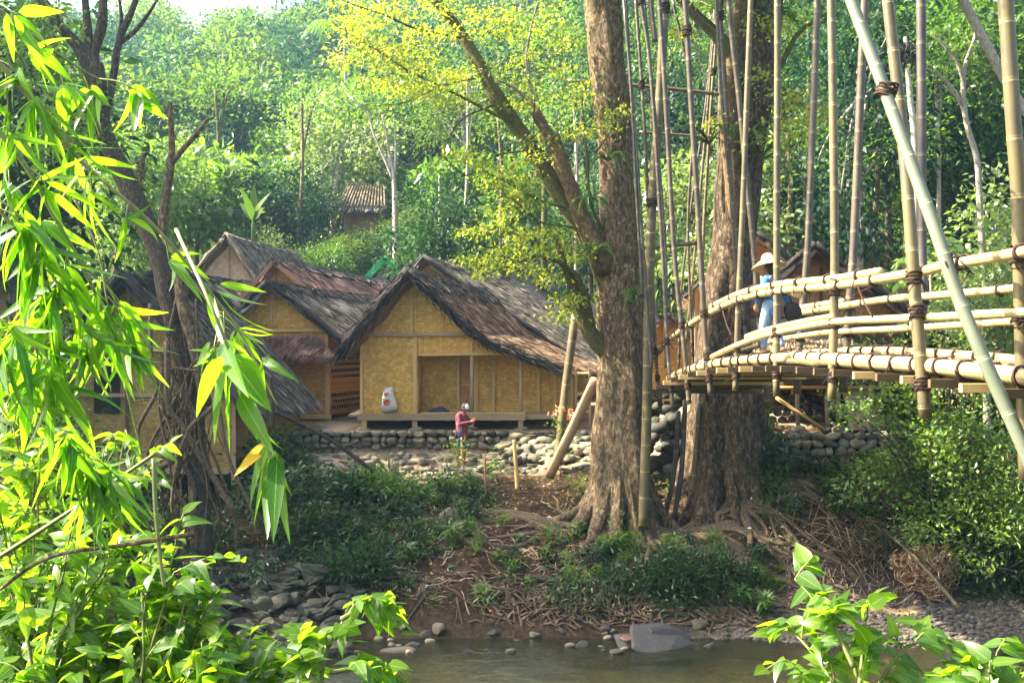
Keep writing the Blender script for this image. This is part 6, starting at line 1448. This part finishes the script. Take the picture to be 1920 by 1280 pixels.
def bridge_walker():
    d = 18.6; b = at(1447, 664, d); a0 = math.radians(172); f = A(math.cos(a0), math.sin(a0), 0); f = unit(A(-.62, .75, 0)); s = np.cross(f, A(0, 0, 1)); Z = A(0, 0, 1)
    root = thing('person', 'walker on the bridge in a wide straw hat, blue top and pale blue jeans', 'person', b)
    def q(fw, sd, z): return f * fw + s * sd + Z * z
    H = q(.05, 0, 1.44); hp, F_, U_, S_ = head_parts(H, f, .2)
    el, er = q(.02, -.25, 1.02), q(-.05, .26, 1.04); wl, wr = q(.16, -.20, .86), q(-.18, .24, .84)
    kl, kr = q(.10, -.09, .48), q(-.01, .09, .47); al, ar = q(.09, -.09, .09), q(-.15, .09, .12)
    body = hp + [(q(0, 0, 1.31), .052, H - Z * .05, .05), (q(0, 0, 1.22), .13, q(0, 0, .92), .12), (q(0, -.08, .88), .085, kl, .062), (q(0, .08, .88), .085, kr, .062), (kl, .056, al, .04), (kr, .056, ar, .04),
                 (al - Z * .04 - f * .04, .036, al - Z * .05 + f * .14, .028), (ar - Z * .03 - f * .03, .036, ar + f * .12 - Z * .10, .028), (el, .04, wl, .027), (er, .04, wr, .027)]
    body += hand(wl, q(.35, 0, -1), s * -1, f, .17, .4) + hand(wr, q(-.2, 0, -1), s, f, .17, .4); skinobj('body', body, SKIN, root, .009)
    blue = plain_mat('blue_cloth', (.05, .17, .38), .9, .25); jean = plain_mat('pale_jeans', (.24, .36, .52), .9, .25)
    skinobj('shirt', [(q(-.01, -.12, 1.26), .085, q(-.01, .12, 1.26), .085), (q(0, 0, 1.2), .155, q(0, 0, .92), .15), (q(0, 0, .92), .15, q(0, 0, .74), .16), (q(0, -.15, 1.25), .078, el, .065), (q(0, .15, 1.25), .078, er, .065), (el, .06, el + (wl - el) * .8, .045), (er, .06, er + (wr - er) * .8, .045)], blue, root, .012)
    skinobj('jeans', [(q(0, -.06, .84), .125, kl, .082), (q(0, .06, .84), .125, kr, .082), (kl, .078, al + (kl - al) * .15, .06), (kr, .078, ar + (kr - ar) * .15, .06)], jean, root, .012)
    skinobj('hair', [(H + U_ * .03 - F_ * .03, .1, H - U_ * .05 - F_ * .05, .08)], HAIR, root, .012)
    V, Q, U = [], [], []; n = 40; prof = [(.0, .20), (.06, .195), (.095, .16), (.115, .09), (.18, .055), (.24, .01), (.295, -.03), (.29, -.04), (.18, .03), (.10, .075)]
    for r, z in prof:
        for k in range(n): t = 6.2832 * k / n; V.append(H + U_ * (z + .075 - .05 * math.sin(t + 1.0) * r) + (S_ * math.cos(t) + F_ * math.sin(t)) * r); U.append([k / n * 6, r * 9])
    for j in range(len(prof) - 1):
        for k in range(n): Q.append([j * n + k, j * n + (k + 1) % n, (j + 1) * n + (k + 1) % n, (j + 1) * n + k])
    MB().add(V, Q, None, U).build('straw_hat', weave_mat('hat_straw', (.72, .52, .26), (.60, .42, .2), (.45, .3, .14), .06, .03, .7), root)
    skinobj('strap', [(q(-.1, -.16, 1.3), .025, q(.12, .02, .98), .025), (q(.1, -.14, 1.3), .03, q(.13, -.05, 1.1), .028)], plain_mat('grey_strap', (.32, .32, .30), .9), root, .012)
    m = MB(); m.tube(np.array([q(-.30, .22, .98), q(-.31, .22, 1.0), q(-.32, .22, 1.16), q(-.33, .22, 1.26)]), [.12, .145, .165, .175], 20); o = m.build('carry_basket', weave_mat('pale_basket', (.62, .52, .30), (.52, .42, .22), (.4, .3, .15), .08, .04), loc=b); tag(o, 'pale open basket carried behind the walker on the bridge', 'basket')
    m = MB(); m.blob(q(-.26, .24, .70), (.15, .12, .17), 3, .1, 14, 10); m.tube([q(-.24, .24, .84), q(-.2, .2, 1.05), q(-.05, .12, 1.28)], .012, 6); o = m.build('shoulder_bag', plain_mat('black_bag', (.02, .018, .02), .8), loc=b); tag(o, 'black shoulder bag swinging behind the walker on the bridge', 'bag')
bridge_walker()
# ================================================================== FOREGROUND LEAVES
FG = leaf_mat('near_leaf', (.035, .10, .012), (.070, .15, .016), (.13, .21, .022), (3.2, 2.9, .55), .64, .34, .55, .05, 0, True)
FGB = leaf_mat('near_bamboo_leaf', (.030, .10, .012), (.060, .15, .016), (.11, .21, .02), (3.3, 2.95, .55), .64, .36, .5, .05, 0, True)
OLD = leaf_mat('yellowing_leaf', (.55, .28, .02), (.62, .36, .02), (.66, .42, .03), (1.2, 1.1, .5), .5, .5, .3, 0)
CANE = bamboo_mat('young_cane', (.16, .22, .05), (.30, .26, .09), (.14, .09, .03), (.2, .15, .05), .22, .55)
STEMM = plain_mat('green_stem', (.10, .12, .03), .7, .3, 20)
def rnd(g, n, s): return g.normal(0, s, (n, 3))
def bamboo_spray(label, pts, d, r, fans, seed, L=.23, W=.029, extra=None):
    """a drooping cane; fans of long leaves hang from its joints. fans: (t along, how many, hang direction)"""
    g = np.random.default_rng(seed); dv = np.linspace(d[0], d[1], len(pts)); P = spline([at(x, y, q) for (x, y), q in zip(pts, dv)], 60); R = P[0]
    root = thing('bamboo_branch', label, 'bamboo branch', R); m = MB(); m.tube(P - R, np.linspace(r, r * .35, 60), 8); lf, tw = MB(), m
    T = unit(np.gradient(P, axis=0))
    for t, n, hang in fans:
        j = int(t * 59); b = P[j] - R; sd = A(g.choice([-1, 1]) * .6, g.normal(0, .4), -.1); e = b + unit(T[j] + sd) * g.uniform(.05, .14); tw.tube(spline([b, (b + e) / 2 + A(0, 0, .01), e], 6), .003, 4)
        a = np.linspace(-.9, .9, n) + g.normal(0, .14, n); h = unit(np.asarray(hang, float)); sx = unit(np.cross(h, A(0, 1, 0)))
        D = h * np.cos(a)[:, None] + sx * np.sin(a)[:, None] + rnd(g, n, .16); D[:, 1] += g.normal(0, .45, n)
        N = A(-.45, -.15, .75) + rnd(g, n, .55); ln = L * g.uniform(.6, 1.2, n) * (1 - .25 * np.abs(a))
        lf.leaves(e + rnd(g, n, .012), D, N, ln, W * g.uniform(.6, 1.35, n) * (ln / L) ** .4, 8, g.uniform(-.05, .5, n), .10)
    m.build('cane', CANE, root); lf.build('foliage', FGB, root)
    return root, R
def fans(g, lo, hi, k, n, hang, sp=.5): return [(t, int(n * g.uniform(.7, 1.3)), np.asarray(hang, float) + g.normal(0, sp, 3) * A(1, .4, .6)) for t in np.linspace(lo, hi, k)]
g = np.random.default_rng(500)
bamboo_spray('long drooping bamboo branch arching from the upper left edge down across the thatch', [(-60, 60), (40, 165), (150, 300), (290, 425), (400, 555), (460, 640), (520, 760)], (3.6, 3.9), .009, fans(g, .05, .30, 7, 8, (.0, 0, -1)) + fans(g, .36, .80, 6, 5, (.35, 0, -.9)), 1)
bamboo_spray('bamboo branch with dark lower cane crossing the left edge below the first', [(-60, 180), (40, 300), (110, 420), (165, 520), (215, 640), (245, 760), (266, 850)], (3.4, 3.8), .009, fans(g, .05, .62, 9, 8, (-.1, 0, -1)) + fans(g, .2, .6, 3, 5, (.7, 0, -.5)), 2)
bamboo_spray('upper bamboo spray with a star of broad leaves near the lopped trunk', [(-50, -20), (40, 50), (100, 95), (160, 135), (190, 150)], (3.5, 3.8), .006, fans(g, .1, .7, 4, 7, (.0, 0, -1)) + [(.98, 10, (.25, 0, -.7))], 3, .2, .045)
bamboo_spray('bamboo branch fanning out leaves in front of the far-left thatch', [(-60, 330), (20, 420), (80, 520), (120, 590), (135, 640)], (3.3, 3.6), .007, fans(g, .1, .95, 11, 9, (.1, 0, -1)), 4, .26, .036)
bamboo_spray('bamboo spray at the left edge hanging over the yellow shrub', [(-60, 560), (-10, 600), (60, 640), (75, 700)], (3.2, 3.4), .006, fans(g, .1, .98, 8, 8, (.15, 0, -1)), 5, .28, .042)
bamboo_spray('bamboo spray of many narrow leaves above the shaded doorway', [(120, 330), (180, 460), (200, 560), (210, 600)], (3.9, 4.0), .005, fans(g, .5, .98, 7, 9, (.1, 0, -1)), 6, .26, .03)
bamboo_spray('small bamboo twig with a few leaves crossing the skirt roof', [(300, 440), (385, 560), (415, 600), (425, 640)], (4.0, 4.1), .004, fans(g, .45, .98, 6, 5, (.3, 0, -.8)), 7, .17, .028)
bamboo_spray('bamboo spray low at left over the leafy shrub', [(40, 780), (120, 820), (170, 860), (185, 900)], (3.8, 4.0), .004, fans(g, .2, .98, 8, 9, (.1, 0, -1)), 8, .25, .035)
# the big hanging leaf cluster in front of the houses
def big_cluster():
    d = 3.3; R = at(412, 560, d); root = thing('bamboo_branch', 'bamboo branch tip with very large backlit leaves hanging before the skirt-roofed house', 'bamboo branch', R)
    P = spline([at(330, 430, 3.5), at(390, 560, d), at(432, 665, d), at(470, 780, d), at(505, 850, d), at(520, 880, d)], 30) - R
    m = MB(); m.tube(P, np.linspace(.006, .003, 30), 8); m.build('cane', CANE, root)
    LV = [((415, 640), (452, 735), 40), ((415, 668), (365, 775), 42), ((425, 690), (392, 830), 44), ((432, 700), (425, 850), 40), ((440, 665), (505, 745), 46), ((440, 680), (508, 770), 44), ((436, 705), (412, 800), 36),
          ((450, 740), (508, 845), 40), ((470, 770), (520, 850), 34), ((505, 830), (440, 890), 30), ((505, 835), (455, 950), 44), ((510, 840), (475, 985), 46), ((515, 845), (500, 1005), 42), ((520, 850), (512, 1012), 36), ((522, 850), (535, 1020), 32), ((515, 845), (542, 930), 36), ((418, 645), (402, 560), 18), ((440, 690), (470, 840), 34)]
    m, mo = MB(), MB(); g = np.random.default_rng(3)
    for k, (a, b, w) in enumerate(LV):
        p, q = at(*a, d + g.normal(0, .05)) - R, at(*b, d + g.normal(0, .12)) - R; L = np.linalg.norm(q - p)
        (mo if k == 9 else m).leaves([p], [q - p], [A(-.55, -.5, .45) + g.normal(0, .35, 3)], L * 1.03, w / F * d * .95, 10, g.uniform(.0, .12), .14)
    m.build('foliage', FGB, root); mo.build('yellow_leaf', OLD, root)
    return root
big_cluster()
m = MB(); a, b = at(148, 328, 3.4), at(103, 386, 3.4); m.leaves([A(0, 0, 0)], [b - a], [A(-.4, -.5, .6)], np.linalg.norm(b - a), .034, 8, .05, .1)
tag(m.build('orange_leaf', OLD, loc=a), 'single withered orange bamboo leaf among the green ones at upper left', 'leaf')
for k, (pts, lab) in enumerate((([(288, 860), (292, 960), (302, 1060), (308, 1100)], 'bare yellowish cane standing upright over the outcrop'), ([(-20, 1055), (90, 985), (210, 905), (290, 850)], 'pale bare twig slanting through the leafy shrub'), ([(365, 1000), (240, 1020), (90, 1045), (-20, 1120)], 'brown arching twig at the lower left'))):
    P = spline([at(x, y, 4.6) for x, y in pts], 20); m = MB(); m.tube(P - P[0], np.linspace(.011, .007, 20), 7); tag(m.build('bare_twig', (CANE, STEMM, BARK)[k], loc=P[0]), lab, 'twig')

def leafy_shrub(name, label, stems, leaf, L, W, seed, per=7, d=(5, 5), spread=.15, nl=9, mat=FG, hang=.35):
    """stems: picture polylines; leaves alternate along side twigs"""
    g = np.random.default_rng(seed); R = at(stems[0][0][0], stems[0][0][1], d[0]); root = thing(name, label, 'shrub', R); st, lf = MB(), MB()
    for pts in stems:
        dd = g.uniform(*d); P = spline([at(x, y, dd + .12 * j) for j, (x, y) in enumerate(pts)], 26) - R; st.tube(P, np.linspace(.011, .003, 26), 6); T = unit(np.gradient(P, axis=0))
        for j in np.linspace(5, 25, per).astype(int):
            o = unit(T[j] + g.normal(0, .8, 3)); ln = spread * g.uniform(.5, 1.3); Q = spline([P[j], P[j] + o * ln * .5 + A(0, 0, .02), P[j] + o * ln - A(0, 0, .03)], 8); st.tube(Q, .0035, 4)
            k = np.linspace(1, 7, nl).astype(int); B = Q[k]; sgn = np.where(np.arange(nl) % 2 == 0, 1, -1)[:, None]; sv = unit(np.cross(o, A(0, 0, 1)) + g.normal(0, .2, 3))
            D = sv * sgn * .9 + o * .6 + g.normal(0, .3, (nl, 3)) - A(0, 0, hang); N = A(-.25, -.2, .85) + g.normal(0, .42, (nl, 3))
            lf.leaves(B, D, N, L * g.uniform(.45, 1.25, nl), W * g.uniform(.6, 1.25, nl), 7, g.uniform(-.05, .6, nl), .10, 1.15)
    st.build('stem', STEMM, root); lf.build('foliage', mat, root); return root
def fanstems(g, bx, by, tips): return [[(bx + g.normal(0, 30), by), ((bx + x) / 2 + g.normal(0, 25), (by + y) / 2 + g.normal(0, 20)), (x, y)] for x, y in tips]
g = np.random.default_rng(600)
def tips(lo, hi, ylo, yhi, n): return [(g.uniform(lo, hi), g.uniform(ylo, yhi)) for _ in range(n)]
leafy_shrub('leafy_shrub', 'pale-leaved shrub catching full sun at the left edge below the bamboo', fanstems(g, 60, 1250, tips(-40, 260, 800, 960, 16)), 0, .12, .055, 1, 8, (5.6, 6.2), .24, 9)
leafy_shrub('leafy_shrub', 'broad-leaved shrub filling the lower left corner', fanstems(g, 60, 1420, tips(-50, 230, 990, 1200, 20)), 0, .125, .06, 2, 8, (4.6, 5.3), .24, 8)
leafy_shrub('leafy_shrub', 'middle shrub of large ovate leaves in front of the outcrop', fanstems(g, 240, 1420, tips(150, 420, 1060, 1230, 17)), 0, .13, .064, 3, 7, (4.5, 5.0), .24, 8)
leafy_shrub('leafy_shrub', 'low shrub along the bottom edge reaching toward the river', fanstems(g, 430, 1440, tips(300, 600, 1190, 1290, 15)), 0, .125, .062, 4, 7, (4.4, 4.8), .22, 8)
leafy_shrub('leafy_shrub', 'leafy twig rising over the water at the bottom centre-left', [[(600, 1330), (610, 1230), (660, 1140), (690, 1120)], [(610, 1300), (560, 1230), (570, 1190)], [(620, 1260), (690, 1250), (720, 1275)], [(640, 1160), (700, 1130), (720, 1150)]], 0, .125, .066, 5, 6, (4.5, 4.6), .10, 6)
leafy_shrub('leafy_shrub', 'shrub seedling with drooping lime leaves at bottom right, left of the gap', [[(1610, 1400), (1600, 1240), (1530, 1130), (1490, 1085)], [(1600, 1330), (1520, 1220), (1480, 1180)], [(1610, 1300), (1620, 1200), (1625, 1150)], [(1600, 1400), (1540, 1300), (1500, 1250)], [(1620, 1330), (1690, 1220), (1740, 1200)], [(1600, 1250), (1560, 1160), (1560, 1130)]], 0, .13, .072, 6, 6, (4.5, 4.7), .12, 6)
leafy_shrub('leafy_shrub', 'second lime seedling in the bottom right corner', [[(1860, 1440), (1850, 1300), (1870, 1220)], [(1860, 1430), (1800, 1310), (1770, 1270)], [(1870, 1420), (1910, 1290), (1930, 1240)], [(1850, 1400), (1840, 1290), (1800, 1250)]], 0, .125, .068, 7, 6, (4.4, 4.6), .12, 6)
# ================================================================== AIR, LIGHT, CAMERA
def light():
    w = bpy.data.worlds.new('World'); sc.world = w; w.use_nodes = True; nt = w.node_tree
    el, az = math.radians(SUN_EL), math.radians(SUN_AZ)      # azimuth measured left of straight ahead
    to = Vector((-math.sin(az) * math.cos(el), math.cos(az) * math.cos(el), math.sin(el)))
    sky = nt.nodes.new('ShaderNodeTexSky'); sky.sky_type = 'NISHITA'; sky.sun_disc = False
    sky.sun_elevation = el; sky.sun_rotation = -az; sky.air_density = .8; sky.dust_density = 6.0; sky.ozone_density = .5
    bg = nt.nodes['Background']; nt.links.new(sky.outputs[0], bg.inputs[0]); bg.inputs[1].default_value = SKY
    l = bpy.data.lights.new('sun', 'SUN'); l.energy = SUN; l.angle = math.radians(.55); l.color = (1.0, .885, .68)
    o = bpy.data.objects.new('sun', l); COL.objects.link(o)
    o.rotation_euler = to.to_track_quat('Z', 'Y').to_euler()
SUN_EL, SUN_AZ, SUN, SKY, EXPO, HAZE = 44, 87, 5.0, .12, 2.7, .00046
light()
def haze():
    m = bpy.data.materials.new('haze'); m.use_nodes = True; nt = m.node_tree
    nt.nodes.remove(nt.nodes['Principled BSDF'])
    v = nt.nodes.new('ShaderNodeVolumePrincipled'); v.inputs['Color'].default_value = (.42, .74, 1.0, 1)
    v.inputs['Density'].default_value = HAZE; v.inputs['Anisotropy'].default_value = .5
    nt.links.new(v.outputs[0], nt.nodes['Material Output'].inputs['Volume'])
    o = MB().box((0, 75, 28), (330, 270, 78)).build('haze', m, smooth=False); tag(o, kind='stuff')
haze()
cam = bpy.data.cameras.new('camera'); cam.lens = F / 1920 * 36; cam.sensor_width = 36; cam.clip_end = 2000; cam.clip_start = .05
cam.shift_y = -(640 - HZ) / 1920
co = bpy.data.objects.new('camera', cam); COL.objects.link(co); co.rotation_euler = (math.radians(90), 0, 0); sc.camera = co
sc.view_settings.view_transform = 'Standard'; sc.view_settings.look = 'None'; sc.view_settings.exposure = EXPO; sc.view_settings.gamma = 1
cy = sc.cycles
cy.use_denoising = True
try: cy.denoiser = 'OPENIMAGEDENOISE'
except Exception: pass
cy.max_bounces = 6; cy.diffuse_bounces = 3; cy.glossy_bounces = 2; cy.transmission_bounces = 4; cy.volume_bounces = 0; cy.transparent_max_bounces = 8
cy.caustics_reflective = False; cy.caustics_refractive = False; cy.sample_clamp_indirect = 4
cy.use_adaptive_sampling = True; cy.adaptive_threshold = .02
